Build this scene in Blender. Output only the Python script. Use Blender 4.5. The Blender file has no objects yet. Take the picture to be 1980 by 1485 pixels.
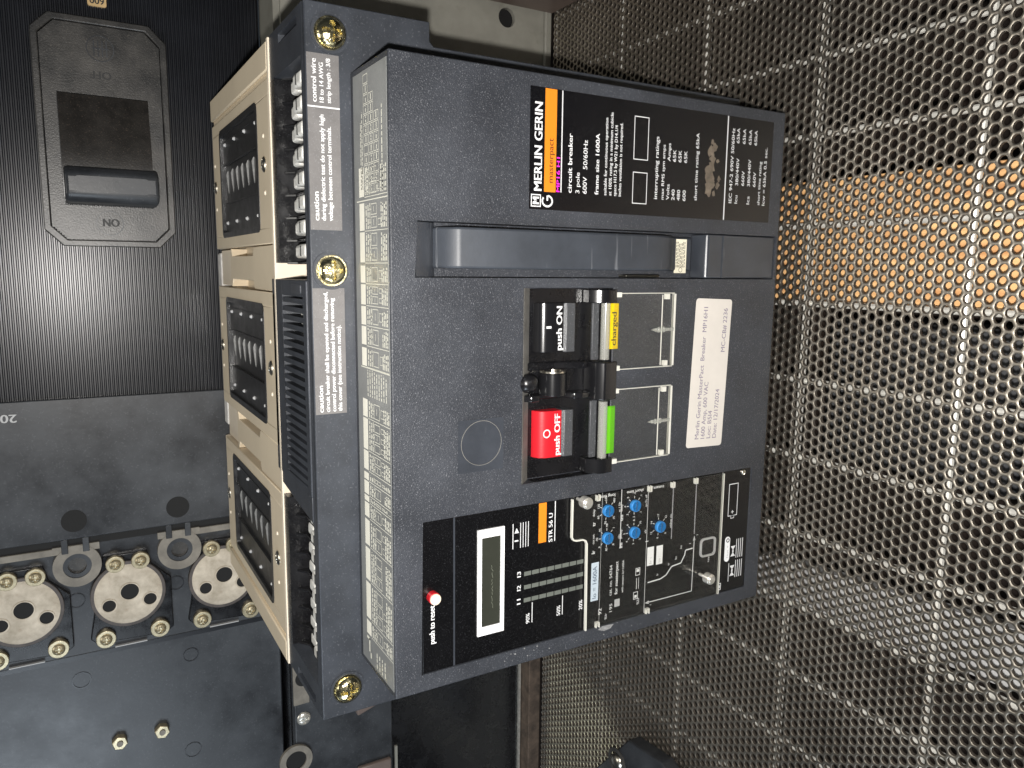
import bpy, bmesh, math, random
import numpy as np
from mathutils import Matrix, Vector

# ------------------------------------------------------------------ camera, light, exposure
scene = bpy.context.scene
C = scene.collection
RIGHT = Vector((0.989036, 0.132659, -0.064884))     # the photographer held the phone on its side:
DOWN = Vector((0.010937, -0.503959, -0.863659))     # the breaker's right is the picture's top
FWD = Vector((-0.147271, 0.853479, -0.499884))
EYE = Vector((0.275544, -0.432101, 0.499721))
cam_data = bpy.data.cameras.new('camera')
cam = bpy.data.objects.new('camera', cam_data)
C.objects.link(cam)
m = Matrix.Identity(4)
for i in range(3):
    m[i][0] = DOWN[i]; m[i][1] = RIGHT[i]; m[i][2] = -FWD[i]; m[i][3] = EYE[i]
cam.matrix_world = m
cam_data.sensor_fit = 'HORIZONTAL'
cam_data.sensor_width = 36.0
cam_data.lens = 1477.5 / 1980 * 36
cam_data.clip_start = 0.01
cam_data.clip_end = 50
scene.camera = cam

world = bpy.data.worlds.new('World')
scene.world = world
world.use_nodes = True
bg = world.node_tree.nodes['Background']
bg.inputs[0].default_value = (0.72, 0.86, 1.0, 1)
bg.inputs[1].default_value = 0.03

def lamp(name, kind, loc, direction, energy, color, size, spot=None, blend=0.3):
    d = bpy.data.lights.new(name, kind)
    d.energy = energy; d.color = color
    if kind == 'AREA':
        d.shape = 'DISK'; d.size = size
    else:
        d.shadow_soft_size = size
    if spot: d.spot_size = spot; d.spot_blend = blend
    o = bpy.data.objects.new(name, d); C.objects.link(o)
    o.location = loc
    o.rotation_euler = Vector(direction).to_track_quat('-Z', 'Y').to_euler()
    return o
# the phone's flash, 25 mm beside the lens
lamp('phone_flash', 'AREA', EYE - RIGHT * 0.025, FWD, 6.8, (1.0, 0.965, 0.92), 0.012)
# soft lamp added at the photographer's left, to lay a sheen on the glossy cases
lamp('sheen_lamp', 'AREA', (-0.95, -0.60, 0.66), Vector((-0.25, 0.43, 0.5)) - Vector((-0.95, -0.60, 0.66)), 9.0, (0.80, 0.90, 1.0), 0.6)
# the room's dim ceiling light
lamp('ceiling_light', 'AREA', (0.15, 0.15, 1.9), (0.02, 0.05, -1), 5.5, (1.0, 0.97, 0.90), 0.7)
# dim aisle light that slips in behind the breaker from the left
lamp('aisle_light', 'SPOT', (-1.1, 0.62, 1.6), Vector((-0.36, 0.315, -0.02)) - Vector((-1.1, 0.62, 1.6)), 28, (0.94, 1.0, 0.80), 0.015, math.radians(8.6), 0.15)

scene.view_settings.view_transform = 'Standard'
scene.view_settings.look = 'None'
scene.view_settings.exposure = 0.0
scene.view_settings.gamma = 1.0
scene.view_settings.use_curve_mapping = False
scene.render.engine = 'CYCLES'
scene.cycles.max_bounces = 10
scene.cycles.transparent_max_bounces = 16

random.seed(4)
MM = 0.001

# ------------------------------------------------------------------ materials
def mat(name, color, rough=0.5, metal=0.0, spec=0.5, var=0.0, var_scale=40, var_color=None, bump=0.0, bump_scale=600, bump_dist=0.0003,
        speck=0.0, speck_scale=900, speck_color=(0.5, 0.52, 0.56), coat=0.0, rough_var=0.0, scratch=0.0):
    mt = bpy.data.materials.new(name); mt.use_nodes = True
    nt = mt.node_tree; N = nt.nodes; L = nt.links
    p = N['Principled BSDF']
    p.inputs['Base Color'].default_value = (*color, 1)
    p.inputs['Roughness'].default_value = rough
    p.inputs['Metallic'].default_value = metal
    p.inputs['Specular IOR Level'].default_value = spec
    p.inputs['Coat Weight'].default_value = coat
    tc = N.new('ShaderNodeTexCoord'); co = tc.outputs['Object']
    colsock = None
    if var > 0:
        n = N.new('ShaderNodeTexNoise'); n.inputs['Scale'].default_value = var_scale; n.inputs['Detail'].default_value = 6
        n.inputs['Roughness'].default_value = 0.65
        L.new(co, n.inputs['Vector'])
        r = N.new('ShaderNodeValToRGB'); L.new(n.outputs['Fac'], r.inputs['Fac'])
        r.color_ramp.elements[0].position = 0.35; r.color_ramp.elements[1].position = 0.72
        vc = var_color or tuple(min(1, c * (1 + var)) for c in color)
        r.color_ramp.elements[0].color = (*[c * (1 - var * 0.5) for c in color], 1)
        r.color_ramp.elements[1].color = (*vc, 1)
        colsock = r.outputs['Color']
        if rough_var > 0:
            mr = N.new('ShaderNodeMapRange'); L.new(n.outputs['Fac'], mr.inputs['Value'])
            mr.inputs['From Min'].default_value = 0.3; mr.inputs['From Max'].default_value = 0.7
            mr.inputs['To Min'].default_value = max(0.03, rough - rough_var); mr.inputs['To Max'].default_value = min(1, rough + rough_var)
            L.new(mr.outputs['Result'], p.inputs['Roughness'])
    if speck > 0:
        n = N.new('ShaderNodeTexNoise'); n.inputs['Scale'].default_value = speck_scale; n.inputs['Detail'].default_value = 2
        L.new(co, n.inputs['Vector'])
        r = N.new('ShaderNodeValToRGB'); L.new(n.outputs['Fac'], r.inputs['Fac'])
        r.color_ramp.elements[0].position = 0.60; r.color_ramp.elements[1].position = 0.76
        mx = N.new('ShaderNodeMix'); mx.data_type = 'RGBA'
        mul = N.new('ShaderNodeMath'); mul.operation = 'MULTIPLY'; mul.inputs[1].default_value = speck
        L.new(r.outputs['Color'], mul.inputs[0]); L.new(mul.outputs[0], mx.inputs['Factor'])
        if colsock: L.new(colsock, mx.inputs['A'])
        else: mx.inputs['A'].default_value = (*color, 1)
        mx.inputs['B'].default_value = (*speck_color, 1)
        colsock = mx.outputs['Result']
    if scratch > 0:     # long thin pale scuffs
        mp = N.new('ShaderNodeMapping'); mp.inputs['Rotation'].default_value = (0.3, 0.5, 0.7); mp.inputs['Scale'].default_value = (14, 260, 260)
        L.new(co, mp.inputs['Vector'])
        n = N.new('ShaderNodeTexNoise'); n.inputs['Scale'].default_value = 1.0; n.inputs['Detail'].default_value = 3
        L.new(mp.outputs['Vector'], n.inputs['Vector'])
        r = N.new('ShaderNodeValToRGB'); L.new(n.outputs['Fac'], r.inputs['Fac'])
        r.color_ramp.elements[0].position = 0.66; r.color_ramp.elements[1].position = 0.74
        mx = N.new('ShaderNodeMix'); mx.data_type = 'RGBA'
        mul = N.new('ShaderNodeMath'); mul.operation = 'MULTIPLY'; mul.inputs[1].default_value = scratch
        L.new(r.outputs['Color'], mul.inputs[0]); L.new(mul.outputs[0], mx.inputs['Factor'])
        if colsock: L.new(colsock, mx.inputs['A'])
        else: mx.inputs['A'].default_value = (*color, 1)
        mx.inputs['B'].default_value = (0.30, 0.31, 0.33, 1)
        colsock = mx.outputs['Result']
    if colsock: L.new(colsock, p.inputs['Base Color'])
    if bump > 0:
        n = N.new('ShaderNodeTexNoise'); n.inputs['Scale'].default_value = bump_scale; n.inputs['Detail'].default_value = 3
        L.new(co, n.inputs['Vector'])
        b = N.new('ShaderNodeBump'); b.inputs['Strength'].default_value = bump; b.inputs['Distance'].default_value = bump_dist
        L.new(n.outputs['Fac'], b.inputs['Height']); L.new(b.outputs['Normal'], p.inputs['Normal'])
    return mt

def clear_mat(name, tint, gloss=0.08, edge=0.0, rough=0.06):
    mt = bpy.data.materials.new(name); mt.use_nodes = True
    nt = mt.node_tree; N = nt.nodes; L = nt.links
    N.remove(N['Principled BSDF'])
    out = N['Material Output']
    t = N.new('ShaderNodeBsdfTransparent'); t.inputs[0].default_value = (*tint, 1)
    g = N.new('ShaderNodeBsdfGlossy'); g.inputs['Roughness'].default_value = rough
    d = N.new('ShaderNodeBsdfDiffuse'); d.inputs[0].default_value = (0.75, 0.74, 0.68, 1)
    lw = N.new('ShaderNodeLayerWeight'); pw = N.new('ShaderNodeMath'); pw.operation = 'POWER'; pw.inputs[1].default_value = 5
    L.new(lw.outputs['Facing'], pw.inputs[0])
    fr = N.new('ShaderNodeMath'); fr.operation = 'MULTIPLY_ADD'; fr.inputs[1].default_value = 0.9; fr.inputs[2].default_value = gloss * 0.4
    L.new(pw.outputs[0], fr.inputs[0])
    m1 = N.new('ShaderNodeMixShader'); L.new(fr.outputs[0], m1.inputs[0]); L.new(t.outputs[0], m1.inputs[1]); L.new(g.outputs[0], m1.inputs[2])
    m2 = N.new('ShaderNodeMixShader'); m2.inputs[0].default_value = edge; L.new(m1.outputs[0], m2.inputs[1]); L.new(d.outputs[0], m2.inputs[2])
    L.new(m2.outputs[0], out.inputs[0])
    return mt

M = {}
M['cover'] = mat('charcoal_grained_plastic', (0.032, 0.035, 0.042), 0.42, spec=0.45, var=0.4, var_scale=14, bump=0.65, bump_scale=1200, bump_dist=0.0005, speck=0.58, speck_scale=1250, speck_color=(0.25, 0.255, 0.275), rough_var=0.08)  # pale specks put the flash sparkle of the grain into the colour
M['plate'] = mat('charcoal_smooth_plastic', (0.031, 0.035, 0.043), 0.45, var=0.4, var_scale=30, bump=0.15, bump_scale=900, speck=0.10, speck_scale=700)
M['slot'] = mat('charcoal_slot_plastic', (0.033, 0.037, 0.045), 0.34, var=0.35, var_scale=25, bump=0.08, bump_scale=700, scratch=0.25)
M['lever'] = mat('charcoal_lever_plastic', (0.033, 0.038, 0.047), 0.48, var=0.3, var_scale=30, bump=0.12, bump_scale=800, scratch=0.35)
M['dusty'] = mat('dusty_plastic', (0.13, 0.125, 0.115), 0.8, var=0.4, var_scale=60, bump=0.4, bump_scale=900)
M['black'] = mat('black_plastic', (0.006, 0.006, 0.007), 0.28, var=0.3, var_scale=60, rough_var=0.1, speck=0.06, speck_scale=900)
M['black_gloss'] = mat('black_gloss_plastic', (0.008, 0.008, 0.009), 0.18, spec=0.6)
M['panel'] = mat('black_printed_panel', (0.0035, 0.0035, 0.004), 0.25, var=0.3, var_scale=50, speck=0.05, speck_scale=1500)
M['rating'] = mat('black_adhesive_plate', (0.0035, 0.0035, 0.0045), 0.25, var=0.3, var_scale=40, speck=0.03, speck_scale=1500)
M['white'] = mat('white_print', (0.66, 0.66, 0.66), 0.5)
M['grey_print'] = mat('grey_print', (0.42, 0.42, 0.42), 0.5)
M['orange'] = mat('orange_print', (0.68, 0.205, 0.010), 0.5)
M['brown_print'] = mat('brown_print', (0.13, 0.035, 0.006), 0.6)
M['magenta'] = mat('magenta_print', (0.72, 0.02, 0.55), 0.5)
M['red'] = mat('red_plastic', (0.46, 0.010, 0.018), 0.35, bump=0.1)
M['yellow'] = mat('yellow_sticker', (0.64, 0.45, 0.0), 0.4)
M['green'] = mat('green_flag', (0.10, 0.40, 0.006), 0.4)
M['blue'] = mat('blue_dial_plastic', (0.03, 0.24, 0.62), 0.4)
M['paper'] = mat('white_label_paper', (0.60, 0.56, 0.51), 0.6, var=0.06, var_scale=30)
M['paper_ink'] = mat('faded_violet_ink', (0.22, 0.19, 0.25), 0.7)
M['cream'] = mat('cream_sticker', (0.70, 0.66, 0.52), 0.6, var=0.1, var_scale=60)
M['dark_ink'] = mat('dark_ink', (0.02, 0.02, 0.02), 0.6)
M['grey_label'] = mat('grey_caution_label', (0.135, 0.128, 0.125), 0.45, var=0.2, var_scale=60, bump=0.3, bump_scale=1200, speck=0.2, speck_scale=1300)
M['diagram'] = mat('diagram_label_base', (0.19, 0.195, 0.19), 0.35, var=0.3, var_scale=18)
M['diagram_ink'] = mat('diagram_cream_ink', (0.72, 0.71, 0.61), 0.5)
M['diagram_box'] = mat('diagram_cream_box', (0.78, 0.76, 0.66), 0.5, var=0.08, var_scale=60)
M['beige'] = mat('beige_moulding', (0.66, 0.56, 0.41), 0.5, var=0.08, var_scale=15, bump=0.1, bump_scale=300)
M['beige_pale'] = mat('beige_pale_moulding', (0.72, 0.63, 0.50), 0.5, var=0.1, var_scale=15, bump=0.1, bump_scale=300)
M['window'] = mat('dark_grille_plastic', (0.013, 0.013, 0.014), 0.36, var=0.5, var_scale=70, var_color=(0.03, 0.03, 0.031), rough_var=0.1)
M['fin'] = mat('dull_steel_fin', (0.15, 0.15, 0.145), 0.5, metal=0.3, var=0.5, var_scale=150)
M['zinc'] = mat('zinc_steel', (0.72, 0.70, 0.64), 0.30, metal=0.75, var=0.3, var_scale=200, bump=0.2, bump_scale=500)
M['clamp'] = mat('tinned_clamp', (0.80, 0.78, 0.73), 0.40, metal=0.2, var=0.3, var_scale=200, bump=0.4, bump_scale=700)
M['brass'] = mat('yellow_passivated_steel', (0.74, 0.62, 0.30), 0.22, metal=1.0, var=0.35, var_scale=120, var_color=(0.90, 0.84, 0.58), bump=0.9, bump_scale=170, bump_dist=0.0012)
M['steel'] = mat('bright_steel', (0.62, 0.58, 0.50), 0.28, metal=1.0, bump=0.1, bump_scale=900)
M['lcd'] = mat('lcd_glass', (0.030, 0.032, 0.025), 0.2, var=0.2, var_scale=20)
M['lcd_line'] = mat('lcd_scratch', (0.12, 0.13, 0.10), 0.4)
M['bezel'] = mat('white_bezel', (0.78, 0.78, 0.78), 0.5)
M['bar'] = mat('grey_green_segment', (0.115, 0.125, 0.110), 0.45)
M['blue_white'] = mat('pale_blue_label', (0.55, 0.63, 0.72), 0.5)
M['blue_ink'] = mat('blue_ink', (0.04, 0.07, 0.13), 0.6)
M['button_grey'] = mat('grained_grey_plastic', (0.05, 0.052, 0.056), 0.4, bump=0.7, bump_scale=1100, speck=0.35, speck_scale=1200)
M['cream_button'] = mat('cream_button', (0.74, 0.62, 0.48), 0.45)
M['clear'] = clear_mat('clear_polycarbonate', (0.95, 0.95, 0.94), edge=0.003)
M['clear_cover'] = clear_mat('clear_trip_cover', (0.96, 0.96, 0.95), edge=0.004)
M['clear_edge'] = mat('polycarbonate_edge', (0.58, 0.57, 0.51), 0.28)
M['clear_rod'] = clear_mat('clear_rod', (0.80, 0.82, 0.80), gloss=0.2, edge=0.2, rough=0.12)
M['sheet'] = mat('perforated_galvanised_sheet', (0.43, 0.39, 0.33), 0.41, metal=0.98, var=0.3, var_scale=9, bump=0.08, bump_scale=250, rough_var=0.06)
M['sheet_bore'] = mat('darkened_hole_wall', (0.10, 0.085, 0.07), 0.55, metal=0.6, var=0.5, var_scale=120)  # the sheet's own steel, darkened to put shade into the holes
M['wire'] = mat('galvanised_wire', (0.68, 0.67, 0.62), 0.35, metal=0.3, var=0.25, var_scale=60)
M['ground'] = mat('dark_dirty_ground', (0.022, 0.013, 0.009), 0.8, var=0.8, var_scale=14)
M['below_grey'] = mat('dusty_grey_housing', (0.05, 0.052, 0.056), 0.6, var=0.6, var_scale=18)
M['below_white'] = mat('white_enamel', (0.40, 0.40, 0.40), 0.5, var=0.3, var_scale=20)
M['mcb'] = mat('black_moulded_case', (0.015, 0.016, 0.019), 0.40, var=0.6, var_scale=9, var_color=(0.052, 0.057, 0.064), rough_var=0.12, bump=0.12, bump_scale=260, speck=0.06, speck_scale=500)  # paler mottling puts a cloudy reflection into the colour
M['mcb_rib'] = mat('black_ribbed_case', (0.012, 0.013, 0.016), 0.30, var=0.3, var_scale=30)
M['mcb_dusty'] = mat('grey_dusty_case', (0.026, 0.026, 0.026), 0.36, var=0.8, var_scale=25, var_color=(0.075, 0.07, 0.064), bump=0.3, bump_scale=700, bump_dist=0.0005, speck=0.35, speck_scale=600, speck_color=(0.16, 0.145, 0.125))
M['mcb_handle'] = mat('black_worn_toggle', (0.020, 0.018, 0.016), 0.33, var=0.6, var_scale=60, bump=0.4, bump_scale=700, speck=0.3, speck_scale=700, speck_color=(0.16, 0.12, 0.09))
M['lug'] = mat('corroded_silver_lug', (0.42, 0.36, 0.27), 0.6, metal=0.0, var=0.5, var_scale=32, var_color=(0.68, 0.61, 0.50), bump=0.4, bump_scale=300, speck=0.25, speck_scale=160, speck_color=(0.22, 0.13, 0.08))
M['bolt'] = mat('dull_plated_bolt', (0.46, 0.40, 0.27), 0.42, metal=0.8, var=0.4, var_scale=150, bump=0.2, bump_scale=400)
M['lug_rim'] = mat('rusty_lug_rim', (0.06, 0.05, 0.045), 0.55, var=0.7, var_scale=90)
M['tan_metal'] = mat('tan_insulator', (0.17, 0.155, 0.13), 0.6, var=0.5, var_scale=40, bump=0.3, bump_scale=300)
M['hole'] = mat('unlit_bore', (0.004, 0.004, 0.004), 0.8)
M['grey_metal'] = mat('grey_painted_steel', (0.23, 0.225, 0.195), 0.55, var=0.25, var_scale=14, bump=0.2, bump_scale=200, speck=0.2, speck_scale=90, speck_color=(0.10, 0.09, 0.07))
M['brown'] = mat('brown_phenolic', (0.15, 0.115, 0.10), 0.45, var=0.2, var_scale=20)
M['rust'] = mat('rusty_wood', (0.07, 0.05, 0.036), 0.8, var=0.9, var_scale=60)
M['foam'] = mat('white_dust_seal', (0.55, 0.53, 0.50), 0.9, var=0.3, var_scale=120, bump=0.8, bump_scale=400)
M['smudge'] = mat('tan_adhesive_residue', (0.115, 0.092, 0.068), 0.8, var=0.7, var_scale=160)
M['scuff'] = mat('pale_scuff', (0.20, 0.20, 0.20), 0.7, var=0.6, var_scale=400)
M['gold_tag'] = mat('gold_rating_tag', (0.55, 0.38, 0.18), 0.4, var=0.2)

def wood_mat():
    mt = bpy.data.materials.new('orange_pine_board'); mt.use_nodes = True
    nt = mt.node_tree; N = nt.nodes; L = nt.links; p = N['Principled BSDF']
    p.inputs['Roughness'].default_value = 0.6
    tc = N.new('ShaderNodeTexCoord'); mp = N.new('ShaderNodeMapping'); mp.inputs['Scale'].default_value = (90, 6, 6)
    L.new(tc.outputs['Object'], mp.inputs['Vector'])
    n = N.new('ShaderNodeTexNoise'); n.inputs['Scale'].default_value = 1.6; n.inputs['Detail'].default_value = 8; L.new(mp.outputs[0], n.inputs['Vector'])
    r = N.new('ShaderNodeValToRGB'); L.new(n.outputs['Fac'], r.inputs['Fac'])
    r.color_ramp.elements[0].position = 0.3; r.color_ramp.elements[0].color = (0.55, 0.26, 0.10, 1)
    r.color_ramp.elements[1].position = 0.7; r.color_ramp.elements[1].color = (0.92, 0.60, 0.28, 1)
    L.new(r.outputs[0], p.inputs['Base Color'])
    return mt
M['wood'] = wood_mat()

# ------------------------------------------------------------------ helpers (all coordinates in millimetres)
WL = {}      # where each object's origin stands
class MB:
    def __init__(s): s.v = []; s.f = []
    def add(s, vs, fs):
        o = len(s.v); s.v += [tuple(p) for p in vs]; s.f += [tuple(i + o for i in f) for f in fs]; return s
    def box(s, x0, x1, y0, y1, z0, z1):
        vs = [(x, y, z) for z in (z0, z1) for y in (y0, y1) for x in (x0, x1)]
        return s.add(vs, [(0, 2, 3, 1), (4, 5, 7, 6), (0, 1, 5, 4), (2, 6, 7, 3), (0, 4, 6, 2), (1, 3, 7, 5)])
    def prism(s, poly, axis, a, b):
        def P(u, w, t): return {'x': (t, u, w), 'y': (u, t, w), 'z': (u, w, t)}[axis]
        n = len(poly)
        vs = [P(u, w, a) for u, w in poly] + [P(u, w, b) for u, w in poly]
        return s.add(vs, [tuple(range(n))[::-1], tuple(range(n, 2 * n))] + [(i, (i + 1) % n, n + (i + 1) % n, n + i) for i in range(n)])
    def cyl(s, cu, cw, axis, r, a, b, seg=24, r2=None):
        def P(u, w, t): return {'x': (t, u, w), 'y': (u, t, w), 'z': (u, w, t)}[axis]
        r2 = r if r2 is None else r2
        an = [2 * math.pi * i / seg for i in range(seg)]
        vs = [P(cu + r * math.cos(q), cw + r * math.sin(q), a) for q in an] + [P(cu + r2 * math.cos(q), cw + r2 * math.sin(q), b) for q in an]
        return s.add(vs, [tuple(range(seg))[::-1], tuple(range(seg, 2 * seg))] + [(i, (i + 1) % seg, seg + (i + 1) % seg, seg + i) for i in range(seg)])
    def ring(s, cu, cw, axis, ro, ri, a, b, seg=32, oo=None):
        def P(u, w, t): return {'x': (t, u, w), 'y': (u, t, w), 'z': (u, w, t)}[axis]
        an = [2 * math.pi * i / seg for i in range(seg)]
        vs = []
        for r, t in ((ro, a), (ri, a), (ro, b), (ri, b)):
            vs += [P(cu + r * math.cos(q), cw + r * math.sin(q), t) for q in an]
        fs = []
        for i in range(seg):
            j = (i + 1) % seg
            fs += [(i, j, seg + j, seg + i), (2 * seg + i, 3 * seg + i, 3 * seg + j, 2 * seg + j),
                   (i, 2 * seg + i, 2 * seg + j, j), (seg + i, seg + j, 3 * seg + j, 3 * seg + i)]
        return s.add(vs, fs)
    def loop_cap(s, poly, cu, cw, r, axis, t, seg):
        """flat face between a polygon outline (seg points, given) and a round hole"""
        def P(u, w): return {'x': (t, u, w), 'y': (u, t, w), 'z': (u, w, t)}[axis]
        an = [math.atan2(w - cw, u - cu) for u, w in poly]
        vs = [P(u, w) for u, w in poly] + [P(cu + r * math.cos(q), cw + r * math.sin(q)) for q in an]
        n = len(poly)
        return s.add(vs, [(i, (i + 1) % n, n + (i + 1) % n, n + i) for i in range(n)])
    def rect(s, x0, x1, z0, z1, y):         # flat print on a front face
        return s.add([(x0, y, z0), (x1, y, z0), (x1, y, z1), (x0, y, z1)], [(0, 1, 2, 3)])
    def frame(s, x0, x1, z0, z1, w, y):
        s.rect(x0, x1, z1 - w, z1, y); s.rect(x0, x1, z0, z0 + w, y); s.rect(x0, x0 + w, z0 + w, z1 - w, y); s.rect(x1 - w, x1, z0 + w, z1 - w, y); return s
    def seg2(s, x0, z0, x1, z1, w, y):
        dx, dz = x1 - x0, z1 - z0; l = math.hypot(dx, dz) or 1; nx, nz = -dz / l * w / 2, dx / l * w / 2
        return s.add([(x0 + nx, y, z0 + nz), (x0 - nx, y, z0 - nz), (x1 - nx, y, z1 - nz), (x1 + nx, y, z1 + nz)], [(0, 1, 2, 3)])
    def build(s, name, material, parent=None, bevel=0.0, seg=2, angle=35, recalc=True):
        a = np.array(s.v, float)
        c = (a.min(0) + a.max(0)) / 2
        me = bpy.data.meshes.new(name)
        me.from_pydata([tuple(p) for p in (a - c) * MM], [], s.f)
        if recalc:
            bm = bmesh.new(); bm.from_mesh(me); bmesh.ops.remove_doubles(bm, verts=bm.verts, dist=1e-6)
            bmesh.ops.recalc_face_normals(bm, faces=bm.faces); bm.to_mesh(me); bm.free()
        me.shade_smooth()
        me.set_sharp_from_angle(angle=math.radians(angle))
        me.materials.append(M[material] if isinstance(material, str) else material)
        o = bpy.data.objects.new(name, me); C.objects.link(o)
        place(o, Vector(c * MM), parent)
        if bevel:
            b = o.modifiers.new('bevel', 'BEVEL'); b.width = bevel * MM; b.segments = seg; b.limit_method = 'ANGLE'; b.angle_limit = math.radians(30); b.harden_normals = False
        return o

def place(o, wl, parent=None):
    o.location = wl; WL[o] = Vector(wl)
    if parent is not None:
        o.parent = parent; o.matrix_parent_inverse = Matrix.Translation(-WL[parent])

def inst(src, at, parent, name=None, rot=None):
    o = src.copy(); C.objects.link(o)
    if name: o.name = name
    o.parent = None; o.matrix_parent_inverse = Matrix.Identity(4)
    place(o, Vector(at) * MM, parent)
    if rot: o.rotation_euler = rot
    return o

def thing(name, label, cat, loc=(0, 0, 0), group=None):
    o = bpy.data.objects.new(name, None); C.objects.link(o); o.empty_display_size = 0.03
    place(o, Vector(loc) * MM)
    return tag(o, label, cat, group)
def tag(o, label, cat, group=None):
    o['label'] = label; o['category'] = cat
    if group: o['group'] = group
    return o
def struct(o):
    o['kind'] = 'structure'; return o

# lettering: built from text curves, turned into flat meshes and fitted to a measured width
_texts = []
def text(parent, s, x, z, w, cap, material='white', y=-0.5, plane='front', bold=0.0, name='lettering', rot=0.0, align='left'):
    _texts.append((parent, s, x, z, w, cap, material, y, plane, bold, name, rot, align))
def make_texts():
    tmp = []
    for t in _texts:
        cu = bpy.data.curves.new('lettering', 'FONT'); cu.body = t[1]; cu.size = 1.0; cu.resolution_u = 3; cu.fill_mode = 'FRONT'; cu.offset = 0.0
        o = bpy.data.objects.new('tmp_text', cu); C.objects.link(o); tmp.append(o)
    bpy.context.view_layer.update()
    dg = bpy.context.evaluated_depsgraph_get()
    for o, (parent, s, x, z, w, cap, material, y, plane, bold, name, rot, align) in zip(tmp, _texts):
        me = bpy.data.meshes.new_from_object(o.evaluated_get(dg))
        n = len(me.vertices); a = np.empty(n * 3); me.vertices.foreach_get('co', a); a = a.reshape(-1, 3)
        k = cap / 0.70
        x0, x1 = a[:, 0].min(), a[:, 0].max()
        kx = w / (x1 - x0) if w else k
        X = (a[:, 0] - x0) * kx; Z = a[:, 1] * k
        if align == 'center': X = X - (x1 - x0) * kx / 2; Z = Z - cap / 2
        cr, sr = math.cos(rot), math.sin(rot)
        X, Z = X * cr - Z * sr, X * sr + Z * cr
        b = np.zeros_like(a)
        if plane == 'front': b[:, 0] = x + X; b[:, 1] = y; b[:, 2] = z + Z
        else: b[:, 0] = x + X; b[:, 1] = z + Z; b[:, 2] = y        # lying on top
        ax = 1 if plane == 'front' else 2
        d = (0.010 + bold * 1.6) * k          # struck twice, slightly apart, for the weight of the print
        polys = [tuple(p.vertices) for p in me.polygons]
        b1 = b.copy(); b2 = b.copy()
        b1[:, 0] -= d * cr; b1[:, 2 if plane == 'front' else 1] -= d * sr; b2[:, 0] += d * cr; b2[:, 2 if plane == 'front' else 1] += d * sr
        b2[:, ax] += -0.03 if plane == 'front' else 0.03
        b = np.concatenate([b1, b2]); n0 = n
        me = bpy.data.meshes.new(name); c = (b.min(0) + b.max(0)) / 2
        me.from_pydata([tuple(q) for q in (b - c) * MM], [], polys + [tuple(i + n0 for i in q) for q in polys])
        me.update(); me.materials.clear(); me.materials.append(M[material]); me.name = name
        r = bpy.data.objects.new(name, me); C.objects.link(r); place(r, Vector(c * MM), parent)
    for o in tmp:
        cu = o.data; bpy.data.objects.remove(o); bpy.data.curves.remove(cu)

def domed_head(r, h, cross=True, rings=11, seg=40, slot=0.14, depth=0.5):
    """screw head pointing to -Y about the origin, with a pressed cross"""
    b = MB(); vs = [(0, -h * (1 - (depth if cross else 0)), 0)]
    for i in range(1, rings + 1):
        q = r * i / rings
        for j in range(seg):
            a = 2 * math.pi * j / seg; x, z = q * math.cos(a), q * math.sin(a)
            y = h * math.sqrt(max(0, 1 - (q / r) ** 2 * 0.96))
            if cross and q < 0.66 * r and (abs(x) < slot * r or abs(z) < slot * r): y -= h * depth * (1 - 0.5 * q / r)
            vs.append((x, -y, z))
    fs = [(0, 1 + j, 1 + (j + 1) % seg) for j in range(seg)]
    for i in range(rings - 1):
        for j in range(seg):
            a = 1 + i * seg + j; c = 1 + i * seg + (j + 1) % seg
            fs.append((a, a + seg, c + seg, c))
    b.add(vs, fs)
    b.cyl(0, 0, 'y', r, -h * 0.2, 0.6, seg)
    return b

def ngon(cx, cy, r, n, ph=0.0):
    return [(cx + r * math.cos(ph + 2 * math.pi * i / n), cy + r * math.sin(ph + 2 * math.pi * i / n)) for i in range(n)]
def rrect(x0, x1, z0, z1, r, n=4):
    p = []
    for cx, cz, a0 in ((x1 - r, z1 - r, 0), (x0 + r, z1 - r, 90), (x0 + r, z0 + r, 180), (x1 - r, z0 + r, 270)):
        for i in range(n + 1):
            a = math.radians(a0 + 90 * i / n); p.append((cx + r * math.cos(a), cz + r * math.sin(a)))
    return p

def shell(b, x0, x1, z0, z1, yf, yb, holes):
    """front face with rectangular recesses, outer side walls"""
    xs = sorted({x0, x1, *[h[0] for h in holes], *[h[1] for h in holes]}); zs = sorted({z0, z1, *[h[2] for h in holes], *[h[3] for h in holes]})
    for i in range(len(xs) - 1):
        for k in range(len(zs) - 1):
            cx, cz = (xs[i] + xs[i + 1]) / 2, (zs[k] + zs[k + 1]) / 2
            d = yf
            for h in holes:
                if h[0] < cx < h[1] and h[2] < cz < h[3]: d = yf + h[4]
            b.rect(xs[i], xs[i + 1], zs[k], zs[k + 1], d)
    for h in holes:
        a, c, e, g, d = h; y0, y1 = yf, yf + d
        b.add([(a, y0, e), (a, y1, e), (a, y1, g), (a, y0, g)], [(0, 1, 2, 3)]); b.add([(c, y0, e), (c, y1, e), (c, y1, g), (c, y0, g)], [(3, 2, 1, 0)])
        b.add([(a, y0, e), (c, y0, e), (c, y1, e), (a, y1, e)], [(0, 1, 2, 3)]); b.add([(a, y0, g), (c, y0, g), (c, y1, g), (a, y1, g)], [(3, 2, 1, 0)])
    # outer walls follow the same cuts so that the sheet stays joined
    for k in range(len(zs) - 1):
        for x in (x0, x1): b.add([(x, yf, zs[k]), (x, yb, zs[k]), (x, yb, zs[k + 1]), (x, yf, zs[k + 1])], [(0, 1, 2, 3)])
    for i in range(len(xs) - 1):
        for z in (z0, z1): b.add([(xs[i], yf, z), (xs[i + 1], yf, z), (xs[i + 1], yb, z), (xs[i], yb, z)], [(0, 1, 2, 3)])
    return b

FZ = -20.0        # top of the shelf sheet

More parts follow.
